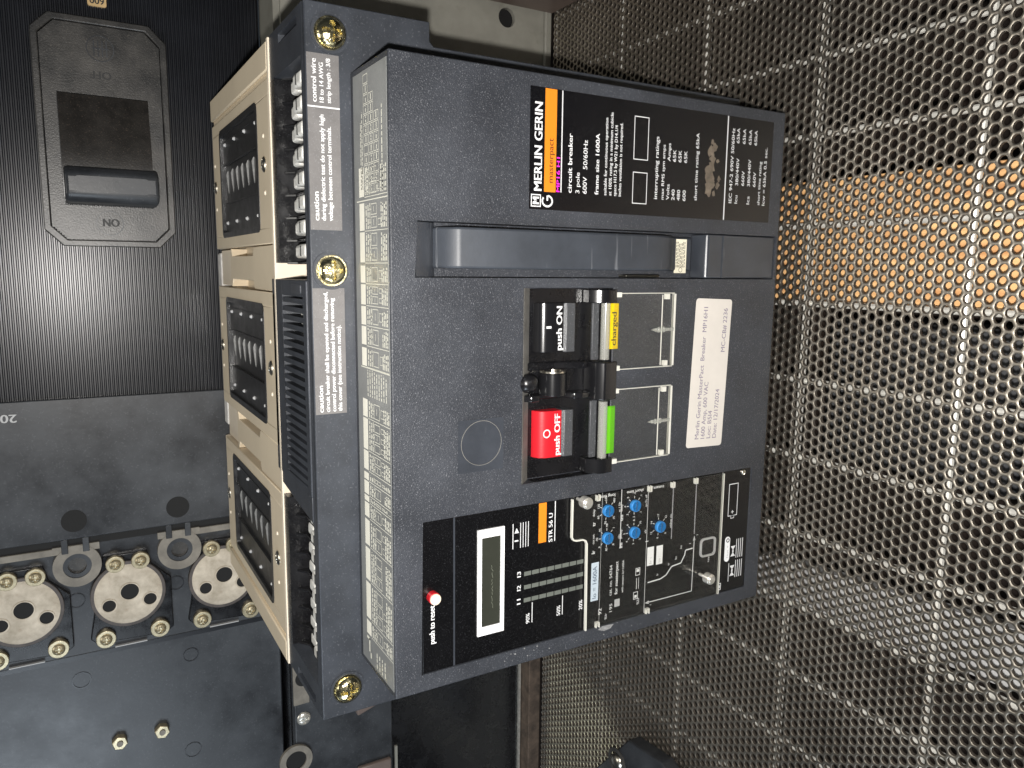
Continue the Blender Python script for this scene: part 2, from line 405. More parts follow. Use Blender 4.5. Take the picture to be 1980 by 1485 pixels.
# ------------------------------------------------------------------ the setting: shelf, wires and what lies below
def perforated_sheet():
    P, rad, th = 8.0, 3.12, 3.0
    x0, x1, y0, y1 = -560, 760, -330, 376
    dy = P * math.sqrt(3) / 2
    cs = []
    ny = int((y1 - y0) / dy)
    for j in range(ny):
        off = (P / 2) * (j % 2)
        for i in range(int((x1 - x0) / P)):
            cs.append((x0 + off + i * P, y0 + j * dy))
    cs = np.array(cs); n = len(cs)
    ro = P / math.sqrt(3)
    seg = 12
    a_in = np.radians(np.arange(seg) * 30.0)
    inner = np.stack([rad * np.cos(a_in), rad * np.sin(a_in)], 1)
    a_o = np.radians(30 + 60.0 * np.arange(6)); outer = np.stack([ro * np.cos(a_o), ro * np.sin(a_o)], 1)
    # 6 outer, 12 rim top, 12 bevel, 12 bottom
    rim = inner * 1.012
    tpl = np.concatenate([np.c_[outer, np.zeros(6)], np.c_[rim, np.zeros(seg)], np.c_[inner, np.full(seg, -0.05)], np.c_[inner, np.full(seg, -th)]])
    f = []
    for k in range(6):       # outer k at angle 30+60k sits over rim index 1+2k
        i = 6 + (1 + 2 * k) % seg; j = 6 + (2 + 2 * k) % seg; l = 6 + (3 + 2 * k) % seg
        f += [(k, j, i), (k, (k + 1) % 6, j), ((k + 1) % 6, l, j)]
    tris = np.array(f); q = []
    for lvl in (6, 18):
        for i in range(seg):
            q.append((lvl + i, lvl + (i + 1) % seg, lvl + seg + (i + 1) % seg, lvl + seg + i))
    quads = np.array(q)
    nv = len(tpl)
    V = (tpl[None] + np.c_[cs, np.full(n, FZ)][:, None, :]).reshape(-1, 3) * MM
    base = (np.arange(n) * nv)[:, None, None]
    T = (tris[None] + base).reshape(-1, 3); Q = (quads[None] + base).reshape(-1, 4)
    me = bpy.data.meshes.new('shelf_sheet')
    me.vertices.add(len(V)); me.vertices.foreach_set('co', V.ravel().astype(np.float32))
    loops = np.concatenate([T.ravel(), Q.ravel()]); me.loops.add(len(loops)); me.loops.foreach_set('vertex_index', loops.astype(np.int32))
    st = np.concatenate([np.arange(len(T)) * 3, len(T) * 3 + np.arange(len(Q)) * 4]); me.polygons.add(len(st)); me.polygons.foreach_set('loop_start', st.astype(np.int32))
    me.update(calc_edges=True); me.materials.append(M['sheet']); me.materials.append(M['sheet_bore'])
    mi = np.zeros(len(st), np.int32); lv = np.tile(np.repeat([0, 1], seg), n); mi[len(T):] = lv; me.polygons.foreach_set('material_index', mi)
    o = bpy.data.objects.new('shelf_sheet', me); C.objects.link(o); WL[o] = Vector((0, 0, 0))
    return struct(o)
sheet = perforated_sheet()

struct(MB().box(-1500, 1700, -1200, 1600, -330, -300).build('ground', 'ground'))

deck = thing('wire_deck', 'galvanised wire shelf deck glinting through the holes of the perforated sheet', 'shelf deck', (100, 0, -30))
for k, y in enumerate((-266, -139, -11, 116, 243, 368)):
    if k == 0:
        wx = MB().cyl(y, FZ - 6.0, 'x', 2.8, -560, 760, 10).build('wire', 'wire', deck)
    else: inst(wx, (100, y, FZ - 6.0), deck)
for k, x in enumerate((-528, -463, -398, -332, -267, -202, -137, -70, -8, 56, 122, 187, 251, 314, 385, 445, 508, 574, 640, 705)):
    if k == 0:
        wy = MB().cyl(x, FZ - 10.6, 'y', 2.6, -330, 376, 10).build('wire', 'wire', deck)
    else: inst(wy, (x, 23, FZ - 10.6), deck)

tag(MB().box(249, 352, -420, 240, -70, -48).build('pine_board', 'wood', bevel=1), 'orange pine board lying under the shelf, seen through the holes below the lever', 'board')
tag(MB().prism([(-42, 160), (17, 30), (36, -190), (48, -330), (10, -330), (-8, -190), (-22, 20), (-58, 160)], 'z', -62, -50).build('enamel_strip', 'below_white'), 'white enamelled strip under the shelf, seen through the holes before the trip unit', 'metal strip')
tag(MB().box(110, 236, -150, 20, -160, -95).build('grey_housing', 'below_grey', bevel=6), 'dusty dark grey housing stored under the shelf beside the pine board', 'housing')

# ------------------------------------------------------------------ the circuit breaker
cb = thing('circuit_breaker', 'large charcoal air circuit breaker with beige arc chutes standing on the perforated shelf', 'circuit breaker', (200, 200, FZ))

b = MB()
shell(b, 0, 400, 0, 331, 0, 66, [(12, 116, 15, 312, 1.6), (270.5, 304.5, 3, 314.5, 15), (131, 264, 164, 238, 10)])
cover = b.build('front_cover', 'cover', cb, bevel=1.0, angle=30)
# scooped, dusty upper edge of the control recess
MB().prism([(0.15, 237.8), (9.6, 228), (9.9, 228), (9.9, 237.8)], 'x', 131, 264).build('recess_scoop', 'dusty', cover)
MB().add([(131.2, 9.9, 164.2), (263.8, 9.9, 164.2), (263.8, 9.9, 228), (131.2, 9.9, 228), (131.2, 1, 164.2), (263.8, 1, 164.2), (263.8, 1, 228), (131.2, 1, 228)],
         [(0, 1, 2, 3), (4, 5, 1, 0), (4, 0, 3, 7), (5, 6, 2, 1)]).build('recess_lining', 'black', cover, recalc=False)
# blanked lock position
MB().prism(rrect(144.5, 179.5, 253, 286.5, 1), 'y', -0.35, 0.2).build('lock_blank', 'slot', cover)
MB().ring(163.5, 269.5, 'y', 15.0, 14.65, -0.6, -0.2, 48).build('lock_ring', 'dusty', cover)
# small pale scuffs where the paint has worn along the trip unit
b = MB()
for i in range(34):
    t = random.random(); x = 4 + random.random() * 7; z = 90 + t * 160; w = 0.3 + random.random() * 0.9
    if 150 < z < 185 or 225 < z < 250 or random.random() < 0.3:
        b.add([(x, -0.12, z), (x + w, -0.12, z + 0.4), (x + w * 0.8, -0.12, z + w * 1.6), (x - 0.2, -0.12, z + w)], [(0, 1, 2, 3)])
b.add([(8, -0.13, 158), (11, -0.13, 155), (11.6, -0.13, 166), (9.5, -0.13, 170), (7.4, -0.13, 164)], [(0, 1, 2, 3, 4)])
b.build('scuff_marks', 'scuff', cover)

# wiring diagram on the ledge of the cover
dia = MB().box(4, 396, 2.5, 61, 331.0, 331.25).build('wiring_diagram', 'diagram', cb)
heads = [(339, 320), (317, 299), (299, 279), (278, 266), (266, 252), (252, 239), (239, 226), (225, 212), (191, 178), (178, 156), (156, 142), (141, 135), (135, 125), (125, 120), (120, 109), (108, 89), (88, 64), (63, 36), (35, 24)]
zt = 331.32
def trect(b, x0, x1, y0, y1): b.add([(x0, y0, zt), (x1, y0, zt), (x1, y1, zt), (x0, y1, zt)], [(0, 1, 2, 3)])
def tframe(b, x0, x1, y0, y1, w=0.45):
    trect(b, x0, x1, y0, y0 + w); trect(b, x0, x1, y1 - w, y1); trect(b, x0, x0 + w, y0 + w, y1 - w); trect(b, x1 - w, x1, y0 + w, y1 - w)
hb = MB(); ib = MB()
for a, c in heads:
    hb = MB(); trect(hb, c + 0.5, a - 0.5, 43, 52); hb.build('diagram_box', 'diagram_box', dia, recalc=False)
def dashes(x0, x1, y, h=1.3):
    x = x0
    while x < x1:
        l = random.uniform(1.2, 4.2); trect(ib, x, min(x + l, x1), y, y + h * random.uniform(0.75, 1)); x += l + random.uniform(0.5, 1.1)
for a, c in heads:
    trect(ib, c - 0.2, c + 0.25, 3, 42.5)
    dashes(c + 1.2, a - 1.2, 38.8, 1.9); dashes(c + 1.2, a - 2, 35.4, 1.9); dashes(c + 1.2, a - 1.2, 32.4, 1.5)
    n = max(1, int((a - c) / 7)); w = (a - c - 2) / n
    for k in range(n):
        xx = c + 1 + k * w
        tframe(ib, xx + 0.6, xx + w - 0.6, 21, 31)
        if random.random() < 0.7: trect(ib, xx + w * 0.45, xx + w * 0.55, 31, 35); trect(ib, xx + w * 0.3, xx + w * 0.7, 26, 26.6)
        if random.random() < 0.6: tframe(ib, xx + w * 0.25, xx + w * 0.75, 14, 19, 0.4)
    for r in range(4): dashes(c + 1.5, a - 1.5 - 2 * random.random(), 12.5 - 2.7 * r, 1.7)
for r in range(9): dashes(193, 211 - 2 * random.random(), 41 - 4.1 * r, 1.5)
for r, (yy, h) in enumerate(((34, 8), (25, 8), (16, 8))):
    for k in range(12 - 2 * r): 
        xx = 322 + k * 6; tframe(ib, xx, xx + 5.4, yy, yy + h, 0.4)
        if random.random() < 0.75: dashes(xx + 1, xx + 4.6, yy + 3.2, 1.4)
dashes(322, 372, 10, 1.6); dashes(325, 372, 44.5, 1.3); dashes(325, 366, 47, 1.3); trect(ib, 317.6, 318.3, 2.6, 57); trect(ib, 211.2, 211.9, 2.6, 54)
for r in range(4): dashes(6, 17, 32 - 5 * r, 1.6)
trect(ib, 12, 22, 46, 48); trect(ib, 20.5, 22.5, 46, 52); trect(ib, 8, 12, 43.5, 45.5)
o = ib.build('diagram_linework', 'diagram_ink', dia, recalc=False)

# rating plate
rp = MB().prism(rrect(315, 391.5, 13, 235.5, 0.6, 2), 'y', -0.3, 0.5).build('rating_plate', 'rating', cb)
Y = -0.36
MB().rect(326.5, 391.2, 215.3, 224.3, Y).build('orange_band', 'orange', rp)
MB().rect(326.8, 391.2, 210.6, 211.4, Y).build('white_rule', 'white', rp); MB().rect(315.3, 391.2, 61.5, 62.6, Y).build('white_rule', 'white', rp)
MB().frame(322.8, 344.5, 138, 151, 0.55, Y).build('empty_box', 'white', rp); MB().frame(352.8, 382, 138, 151, 0.55, Y).build('empty_box', 'white', rp)
# square-and-round emblem: a boxed M over a G
b = MB(); b.frame(316.6, 324.6, 226.6, 234.2, 0.7, Y)
b.rect(318.2, 319.4, 228, 232.8, Y); b.rect(321.8, 323, 228, 232.8, Y); b.seg2(319.0, 232.6, 320.6, 230, 1.2, Y - .03); b.seg2(322.2, 232.6, 320.6, 230, 1.2, Y - .03)
pts = [(320.6 + 3.4 * math.cos(math.radians(a)), 221.6 + 3.9 * math.sin(math.radians(a))) for a in range(50, 361, 20)]
for i in range(len(pts) - 1): b.seg2(*pts[i], *pts[i + 1], 1.25, Y - .05)
b.seg2(320.8, 221.6, 324.2, 221.6, 1.2, Y - .07)
b.build('emblem', 'white', rp)
text(rp, 'MERLIN GERIN', 327, 226.2, 55, 6.0, y=Y, bold=0.012)
text(rp, 'masterpact', 332.5, 217.6, 28, 3.9, 'brown_print', y=Y - 0.1, bold=0.004)
text(rp, 'MP16 H1', 327, 212.1, 22, 2.7, 'magenta', y=Y, bold=0.014)
text(rp, 'circuit breaker', 327, 202.5, 38, 3.4, y=Y, bold=0.012)
text(rp, '3 pole', 327, 196.2, 13.5, 3.2, y=Y)
text(rp, '600V', 327, 190.2, 11, 3.4, y=Y); text(rp, '50/60Hz', 343, 190.2, 19, 3.4, y=Y)
text(rp, 'frame size 1600A', 327, 180.4, 40, 3.2, y=Y, bold=0.012)
for s, z, w in (('suitable for continuous operation', 173.6, 51), ('at 100% rating in a minimum cubicle', 169.3, 55), ('space H17.5 by W21 by D14.1/4', 165.2, 47), ('inches ventilation is not required.', 161.0, 49)):
    text(rp, s, 327, z, w, 2.5, y=Y, bold=0.003)
text(rp, 'interrupting ratings', 327, 128.4, 43, 3.2, y=Y, bold=0.003)
text(rp, 'max RMS sym amps', 327, 122.3, 38, 2.6, y=Y)
text(rp, 'Volts', 327, 117.2, 11, 2.8, y=Y); text(rp, 'Amps', 354, 117.2, 12.5, 2.8, y=Y)
for z, s in ((112, '240'), (106.8, '480'), (101.4, '600')):
    text(rp, s, 327, z, 7.6, 3.0, y=Y); text(rp, '65K', 354, z, 8.4, 3.0, y=Y)
text(rp, 'short time rating 65kA', 328, 90.3, 48, 3.0, y=Y)
text(rp, 'IEC 947-2 690V 50/60Hz', 328, 54.6, 55, 3.1, y=Y)
text(rp, 'Icu', 328, 48.6, 6, 3.0, y=Y); text(rp, 'Ics', 328, 35.6, 6, 3.0, y=Y)
for z, s, in ((48.6, '380/440V'), (42.2, '660V'), (35.8, '380/440V'), (29.8, '660V')):
    text(rp, s, 341.5, z, 20 if len(s) > 5 else 11, 3.0, y=Y); text(rp, '65kA', 372.5, z + 0.8, 11, 3.0, y=Y)
text(rp, 'short time rating', 328, 24.2, 33, 2.8, y=Y); text(rp, 'Icw = 65kA 0.5 sec.', 328, 18.6, 44, 3.0, y=Y)
b = MB()
def blob(b, cx, cz, r, y):
    n = 14; p = [(cx + r * random.uniform(0.55, 1.25) * math.cos(2 * math.pi * i / n) * 1.25, y, cz + r * random.uniform(0.55, 1.25) * math.sin(2 * math.pi * i / n)) for i in range(n)]
    b.add([(cx, y, cz)] + p, [(0, 1 + i, 1 + (i + 1) % n) for i in range(n)])
for k, (cx, cz, r) in enumerate(((337, 79, 4.2), (341, 76, 3.6), (346, 78, 4.4), (350, 80, 4.0), (354, 77, 3.8), (359, 76, 3.0), (364, 78, 3.6), (367, 74.5, 3.0), (340, 70.5, 2.4), (345, 69, 1.8), (358, 71, 1.6), (334, 74, 1.8), (371, 77, 2.0))):
    blob(b, cx, cz, r, Y - 0.02 - k * 0.012)
b.build('glue_residue', 'smudge', rp, recalc=False)

# charging lever and its slot
lv = MB().prism([(14.8, 300), (6, 297.5), (-3.0, 289), (-4.2, 286), (-4.2, 150), (-3.6, 128), (-2, 118), (2, 110), (7, 105), (9, 99), (9, 84), (14.8, 84)], 'x', 276.2, 301.6).build('charging_lever', 'lever', cb, bevel=1.6, seg=3)
MB().prism([(8.9, 101.5), (8.5, 101.5), (8.3, 90), (8.9, 89.6)], 'x', 274.8, 300).build('lever_tag', 'cream', lv, bevel=0.1)
b = MB()
for r in range(7): 
    x = 279
    while x < 297: 
        l = random.uniform(1, 3); b.rect(x, min(x + l, 298), 91.6 + r * 1.35, 92.2 + r * 1.35, 8.18); x += l + 0.7
pts = ngon(277.2, 95.5, 1.7, 14)
for i in range(14): b.seg2(*pts[i], *pts[(i + 1) % 14], 0.35, 8.17)
b.build('tag_print', 'dark_ink', lv, recalc=False)
lp = MB().prism([(14.6, 80), (1.2, 78.5), (-0.6, 76.5), (-0.2, 60), (0.6, 30), (1.0, 3.4), (14.6, 3.4)], 'x', 271.2, 303.9).build('lever_foot_panel', 'slot', cb, bevel=0.8)
MB().box(271.3, 303.8, -1.1, 1.5, 61.2, 61.7).build('panel_seam', 'lever', lp)
b = MB().prism([(14.8, 313.8), (2.5, 313.8), (6.5, 304), (11, 298), (14.8, 296)], 'x', 271.0, 304.0)
b.build('slot_ramp', 'slot', cb)
b = MB().box(271.3, 273.4, 5.0, 14.5, 118, 150)
b.build('slot_glint', 'steel', cb, bevel=1.2)  # steel strip put in for the glint inside the slot

# push buttons, lock boss, flags and flaps in the control recess
def button(x0, x1, top, mid, textbody, mark):
    t = 224 if top == 'red' else 224
    bt = MB().prism([(9.5, 225.5), (6, 225), (2.6, 222.6), (0.8, 219), (0.3, 214), (0.3, 206.2), (9.5, 206.2)], 'x', x0, x1).build('push_button', top, cb, bevel=0.4)
    MB().prism([(9.5, 206), (1.2, 206), (-0.6, 204), (-0.6, 197.5), (1.5, 195.5), (9.5, 195.5)], 'x', x0, x1).build('button_ridge', 'button_grey', bt, bevel=0.4)
    text(bt, textbody, x0 + 1.6, 207.6, x1 - x0 - 4.0, 4.6, y=0.2, bold=0.02)
    if mark == 'I':
        b = MB().rect((x0 + x1) / 2 - 0.4, (x0 + x1) / 2 + 1.2, 216.4, 220.4, -0.2)
    else:
        b = MB(); p = ngon((x0 + x1) / 2 + 1, 218.6, 2.6, 20)
        for i in range(20): b.seg2(*p[i], *p[(i + 1) % 20], 0.9, -0.2)
    b.build('button_mark', 'white', bt, recalc=False)
    return bt
on = button(220.5, 254, 'black_gloss', 'black', 'push ON', 'I'); on['label'] = 'black push ON button with white bar'
off = button(147, 180, 'red', 'red', 'push OFF', 'O'); off['label'] = 'red push OFF button with white ring'
b = MB()
for xa, xb in ((143, 184.5), (213.5, 259)): MB().box(xa, xb, 1.2, 3.4, 175.5, 181.0).build('recess_lip', 'button_grey', cb, bevel=0.4)
boss = MB().cyl(4, 212, 'x', 10, 190.5, 206.5, 40).build('lock_boss', 'black_gloss', cb, bevel=0.8)
MB().ring(4, 212, 'x', 9.0, 6.6, 206.4, 207.6, 40).build('lock_washer', 'steel', boss)
MB().prism([(9.5, 236), (2, 236), (-2, 232), (-2, 226), (6, 222), (6, 202), (-2, 198), (-4, 192), (-2, 184), (9.5, 184)], 'x', 187.5, 192).build('boss_cheek', 'black_gloss', boss, bevel=1)
MB().prism([(9.8, 236), (8, 236), (7, 222), (7, 202), (2, 190), (2, 184), (9.8, 184)], 'x', 207.8, 213).build('boss_cheek', 'black', boss, bevel=1)
MB().box(193.8, 206.6, -4, 9, 226, 240.5).build('lock_knob', 'black', boss, bevel=6, seg=5)
hb2 = MB().prism([(9.5, 182), (-1, 182), (-5, 180), (-8, 176), (-8, 171), (-6, 164), (0.3, 162.5), (0.3, 170), (9.5, 170)], 'x', 185.5, 212.5).build('hinge_block', 'black_gloss', cb, bevel=0.8)
for x0, x1 in ((253.5, 263.0), (131.8, 142.5)):
    MB().prism([(9.5, 184), (2, 184), (-4, 179), (-6, 174), (-5, 165), (0.2, 163.5), (0.2, 170), (9.5, 170)], 'x', x0, x1).build('hinge_bracket', 'black_gloss', cb, bevel=0.6)
for x0, x1, col, s in ((214, 259, 'yellow', 'charged'), (143, 184, 'green', None)):
    rod = MB().cyl(-2.2, 172.6, 'x', 3.3, x0, x1, 20).build('hinge_rod', 'clear_rod', cb)
    if s:
        fl = MB().prism([(0.8, 169.5), (-1.2, 169.5), (-1.2, 160.4), (0.8, 160.4)], 'x', 221, 253.2).build('indicator_flag', col, cb)
        text(fl, s, 223.5, 162.2, 23.5, 4.2, 'dark_ink', y=-1.3, bold=0.01)
    else:
        fl = MB().prism([(0.8, 169.5), (-1.2, 169.5), (-1.2, 161), (0.8, 161)], 'x', 145, 179.6).build('indicator_flag', col, cb)
def flap(x0, x1):
    z0, z1 = 110.5, 165
    pl = MB().prism([(x0, z1), (x1, z1), (x1, z0 + 0.3), (x0, z0 + 0.3)], 'y', -3.4, -1.5).build('clear_flap', 'clear', cb)
    e = MB().box(x0 + 0.3, x1 - 0.3, -3.7, -1.3, z0 - 1.3, z0 + 0.3).box(x0 - 0.5, x0, -3.6, -1.4, z0, z1).box(x1, x1 + 0.5, -3.6, -1.4, z0, z1)
    e.box(x0 + 1, x1 - 1, -3.75, -3.35, 121.8, 122.4); e.build('flap_edge', 'clear_edge', pl)
    xc = (x0 + x1) / 2 + 0.5
    sp = MB().box(xc - 1.3, xc + 1.3, -4.6, -3.3, 111, 128).prism([(xc - 1.3, 128), (xc + 1.3, 128), (xc, 133)], 'y', -4.4, -3.3).box(xc - 2.2, xc + 2.2, -4.4, -3.3, 119.5, 121).box(xc - 2.0, xc + 2.0, -4.9, -3.3, 124.5, 126)
    sp.build('latch_rib', 'clear_rod', pl, bevel=0.3)
    k = MB().box(x0 + 0.4, x0 + 4.2, -4.0, -1.2, 115.5, 118.8).box(x1 - 4.2, x1 - 0.4, -4.0, -1.2, 115.5, 118.8).box(x0 - 1, x0 + 2.4, -3.9, -1.0, 160, 165.5).box(x1 - 2.4, x1 + 1, -3.9, -1.0, 160, 165.5)
    k.build('flap_lug', 'clear_edge', pl)
    return pl
flap(206.5, 260); flap(138.5, 191.5)

# typed label stuck on the cover
th = math.radians(-2.0)
cxl, czl = 197.5, 68.8
lab = MB()
lab.prism([(cxl + x * math.cos(th) - z * math.sin(th), czl + x * math.sin(th) + z * math.cos(th)) for x, z in rrect(-58, 58, -18.8, 18.8, 2.5)], 'y', -0.25, 0.3)
lab = lab.build('typed_label', 'paper', cb)
def ltext(s, x, z, w, cap):
    text(lab, s, cxl + x * math.cos(th) - z * math.sin(th), czl + x * math.sin(th) + z * math.cos(th), w, cap, 'paper_ink', y=-0.32, rot=th)
ltext('Merlin Gerin MasterPact  Breaker  MP16H1', -51.5, 6.4, 103, 4.2)
ltext('1600 Amp, 600 VAC', -51.5, 0.2, 45, 4.2)
ltext('Loc: B5I4', -51.5, -6.0, 22, 4.2)
ltext('Date: 12/17/2024', -51.5, -12.2, 39, 4.2)
ltext('MC-CB# 2236', 17, -14.6, 34, 4.2)

# ---- trip unit
tu = MB().box(12.4, 115.6, 0.7, 1.5, 15.4, 288.6).box(12.4, 115.6, 0.5, 1.5, 289.5, 311.6).build('trip_unit', 'panel', cb, bevel=0.15)
Y = 0.38
MB().box(12.6, 115.4, 0.3, 1.2, 288.4, 289.6).build('panel_joint', 'slot', tu)
MB().cyl(65, 305, 'y', 4.0, -4.4, 0.6, 24).build('reset_collar', 'red', tu, bevel=0.4)
MB().cyl(65, 305, 'y', 3.7, -6.2, -4.3, 24).build('reset_button', 'cream_button', tu, bevel=0.5)
text(tu, 'push to reset', 32, 303.2, 26.5, 3.9, y=Y, bold=0.016)
b = MB(); b.box(29, 104, -0.6, 0.8, 268.8, 271.8).box(29, 104, -0.6, 0.8, 251.4, 254.2).box(29, 35, -0.6, 0.8, 254.2, 268.8).box(98.2, 104, -0.6, 0.8, 254.2, 268.8)
b.build('lcd_bezel', 'bezel', tu)
lc = MB().box(35, 98.2, 0.2, 0.65, 254.2, 268.8).build('lcd_screen', 'lcd', tu)
b = MB()
xx = 47
while xx < 76: b.seg2(xx, 260.4 + random.uniform(-.8, .8), xx + random.uniform(1.5, 2.6), 260.6 + random.uniform(-.8, .8), 0.35, 0.15); xx += 2.4
b.build('lcd_trace', 'lcd_line', tu, recalc=False)
b = MB(); b.rect(86, 104, 244.0, 244.6, Y); 
for k in range(4): b.rect(86, 104, 238 - k * 2.1, 238.5 - k * 2.1, Y)
b.add([(97, Y, 239.6), (97, Y, 243.2), (100.6, Y, 241.4)], [(0, 1, 2)]); b.rect(91, 92, 240, 243, Y)
b.rect(86, 115.3, 209.6, 210.3, Y); b.rect(29, 44, 227.6, 228.2, Y); b.rect(29, 43.5, 201.8, 202.4, Y)
b.build('panel_rule', 'white', tu, recalc=False)
MB().rect(86.6, 115.4, 217.2, 223.6, Y).build('orange_band', 'orange', tu)
text(tu, 'STR 56 U', 86, 212, 21, 3.2, y=Y, bold=0.012)
for s, x in (('I1', 44.8), ('I2', 54.8), ('I3', 64.8)): text(tu, s, x, 237.6, 4, 3.0, y=Y, bold=0.01)
for s, z in (('90%', 230), ('50%', 204), ('20%', 184.5)): text(tu, s, 29, z, 7.5, 3.0, y=Y, bold=0.008)
seg0 = None
for x in (46.8, 56.4, 66.2):
    for k in range(8):
        zc = 232 - k * 6.4
        if seg0 is None: seg0 = MB().box(x - 1.5, x + 1.5, 0.35, 0.9, zc - 2.8, zc + 2.8).build('bar_segment', 'bar', tu)
        else: inst(seg0, (x, 0.625, zc), tu)
# labels, dials and graph under the clear cover
MB().rect(33.2, 63, 170.2, 177, Y).build('current_label', 'blue_white', tu)
text(tu, 'Io = 1600A', 35, 172, 25, 3.6, 'blue_ink', y=Y - 0.06)
text(tu, 'cat. no. 54764', 34, 157.5, 24, 2.6, y=Y); text(tu, 'for masterpact', 34, 152.0, 26, 2.8, y=Y, bold=0.012); text(tu, 'with sensors In=1600A', 34, 146.4, 26, 1.9, y=Y)
text(tu, '92', 21, 166.6, 5, 3, y=Y, bold=0.01); text(tu, '195', 21, 156.6, 6.5, 2.6, y=Y); MB().rect(24, 30, 149.5, 154.5, Y).build('blank_label', 'grey_print', tu)
text(tu, '%Ir', 16, 161.5, 5, 2, y=Y); text(tu, '%Ir', 21, 130.5, 6, 2.4, y=Y)
def dial(x, z, labels, title=None, sub=None, foot=None, txcol='white'):
    d = MB().cyl(x, z, 'y', 4.4, -2.6, 0.75, 28).build('dial', 'blue', tu, bevel=0.4)
    b = MB(); n = len(labels)
    for k in range(n):
        a = math.radians(225 - 270 * k / (n - 1) if n > 1 else 90)
        b.seg2(x + 5.4 * math.cos(a), z + 5.4 * math.sin(a), x + 7.2 * math.cos(a), z + 7.2 * math.sin(a), 0.5, Y)
        if labels[k]: text(tu, labels[k], x + 9.3 * math.cos(a), z + 8.9 * math.sin(a), None, 1.8, txcol if k < 5 else 'white', y=Y, align='center')
    b.build('dial_tick', 'white', tu, recalc=False)
    MB().box(x - 3.6, x + 3.6, -2.75, -2.5, z - 0.35, z + 0.35).build('dial_slot', 'blue_ink', tu)
    if title: text(tu, title, x - 10.4, z + 10.4, None, 3.0, y=Y, bold=0.012)
    if sub: text(tu, sub, x - 3, z + 11.2, None, 1.9, y=Y)
    if foot: text(tu, foot, x - 3, z - 12.4, None, 1.9, y=Y)
dial(80.5, 163.8, ['.8', '.85', '.9', '.92', '.95', '.98', '1'], 'Ir', 'cur.set.', 'xIo')
dial(101.5, 164.0, ['15', '30', '60', '120', '240', '480'], 'tr', 'delay', 'at 1.5Ir')
dial(80.5, 138.3, ['2', '3', '4', '5', '6', '8', '10'], 'Im', 'pickup', 'xIr')
dial(101.5, 138.5, ['.1', '.2', '.3', '.4', '.3', '.2', '.1'], 'tm', 'delay', 'on I²t off')
dial(81, 113.0, ['6', '8', '12', '14', '17', '22'], 'I', None, 'pickup xIn')
for s, z, w in (('long time', 157.0, 15), ('short time', 130, 16), ('instant.', 110, 11)):
    text(tu, s, 113.4, z, w, 2.4, y=Y, rot=math.radians(90), bold=0.008)
b = MB(); b.rect(70, 115.4, 150.6, 151.2, Y); b.rect(13, 115.4, 125.0, 125.4, Y); b.rect(13, 115.4, 168.6, 168.8, Y)
b.seg2(20.6, 122, 20.4, 76, 0.7, Y); b.seg2(20.4, 76, 65, 75.6, 0.7, Y)
b.add([(20.6, Y, 124.6), (19.2, Y, 120.6), (22, Y, 120.6)], [(0, 1, 2)]); b.add([(67, Y, 75.6), (63, Y, 74.3), (63, Y, 76.9)], [(0, 1, 2)])
g = [(37, 122.5), (37.4, 110), (39.5, 104), (45.6, 98.5), (46.6, 89), (52.6, 85.2), (56.4, 84.6), (56.8, 77)]
for i in range(len(g) - 1): b.seg2(*g[i], *g[i + 1], 1.0, Y - 0.02 * i)
b.frame(26, 32, 132, 136.4, 0.5, Y); b.frame(45, 51, 130.5, 135, 0.5, Y); b.rect(27.2, 29.4, 133, 135.4, Y); b.rect(47.8, 50, 131.4, 134, Y); b.rect(34, 43, 133.4, 133.9, Y); b.rect(34, 43, 131.4, 131.8, Y)
b.build('graph_line', 'white', tu, recalc=False)
for s, x, z in (('Ir', 41, 112), ('tr', 47, 101), ('Im', 50.5, 93.5), ('tm', 58.2, 88.5), ('I', 61, 79), ('t', 17.5, 118), ('I', 67, 71.5)): text(tu, s, x, z, None, 2.0, y=Y)
b = MB(); b.rect(50.6, 65.6, 117.4, 124, Y); b.rect(50.0, 65.2, 108.4, 114.8, Y); b.build('setting_label', 'bezel', tu)
text(tu, 'Ir :', 52, 119.4, 5, 2.6, 'grey_print', y=Y - 0.05); text(tu, 'Im :', 51.5, 110.4, 5, 2.6, 'grey_print', y=Y - 0.05)
b = MB(); po = rrect(47, 63, 52, 69, 3.5); pi_ = rrect(48.6, 61.4, 53.6, 67.4, 2.5)
n = len(po)
b.add([(x, -0.4, z) for x, z in po] + [(x, -0.4, z) for x, z in pi_] + [(x, 0.8, z) for x, z in po] + [(x, 0.8, z) for x, z in pi_],
      [(i, (i + 1) % n, n + (i + 1) % n, n + i) for i in range(n)] + [(i, 2 * n + i, 2 * n + (i + 1) % n, (i + 1) % n) for i in range(n)] + [(n + i, n + (i + 1) % n, 3 * n + (i + 1) % n, 3 * n + i) for i in range(n)])
b.build('test_port', 'grey_print', tu); MB().prism(rrect(48.8, 61.2, 53.8, 67.2, 2.4), 'y', 0.45, 0.8).build('test_socket', 'black_gloss', tu)
text(tu, 'test', 41.5, 58, 6, 2.2, y=Y, rot=0.0)
# lower strip: battery mark and lamp-test mark
b = MB(); b.frame(77, 104.5, 29, 39.5, 0.6, Y); b.frame(74.8, 77.6, 32.2, 36.2, 0.5, Y); b.rect(79, 81.8, 34.0, 34.6, Y); b.rect(80.1, 80.7, 32.9, 35.7, Y)
b.rect(13, 115.4, 47.3, 47.8, Y)
for k in range(4): b.rect(39.5, 56, 27.0 - 2.3 * k, 27.7 - 2.3 * k, Y); b.rect(22.5, 37.5, 27.0 - 2.3 * k, 27.7 - 2.3 * k, Y)
for cx in (46, 29):
    b.add([(cx - 4.5, Y, 34), (cx - 4.5, Y, 28.4), (cx - 1, Y, 31.2)], [(0, 1, 2)]); b.add([(cx + 4.5, Y, 34), (cx + 4.5, Y, 28.4), (cx + 1, Y, 31.2)], [(0, 1, 2)]); b.rect(cx - 1.2, cx + 1.2, 30.4, 32, Y)
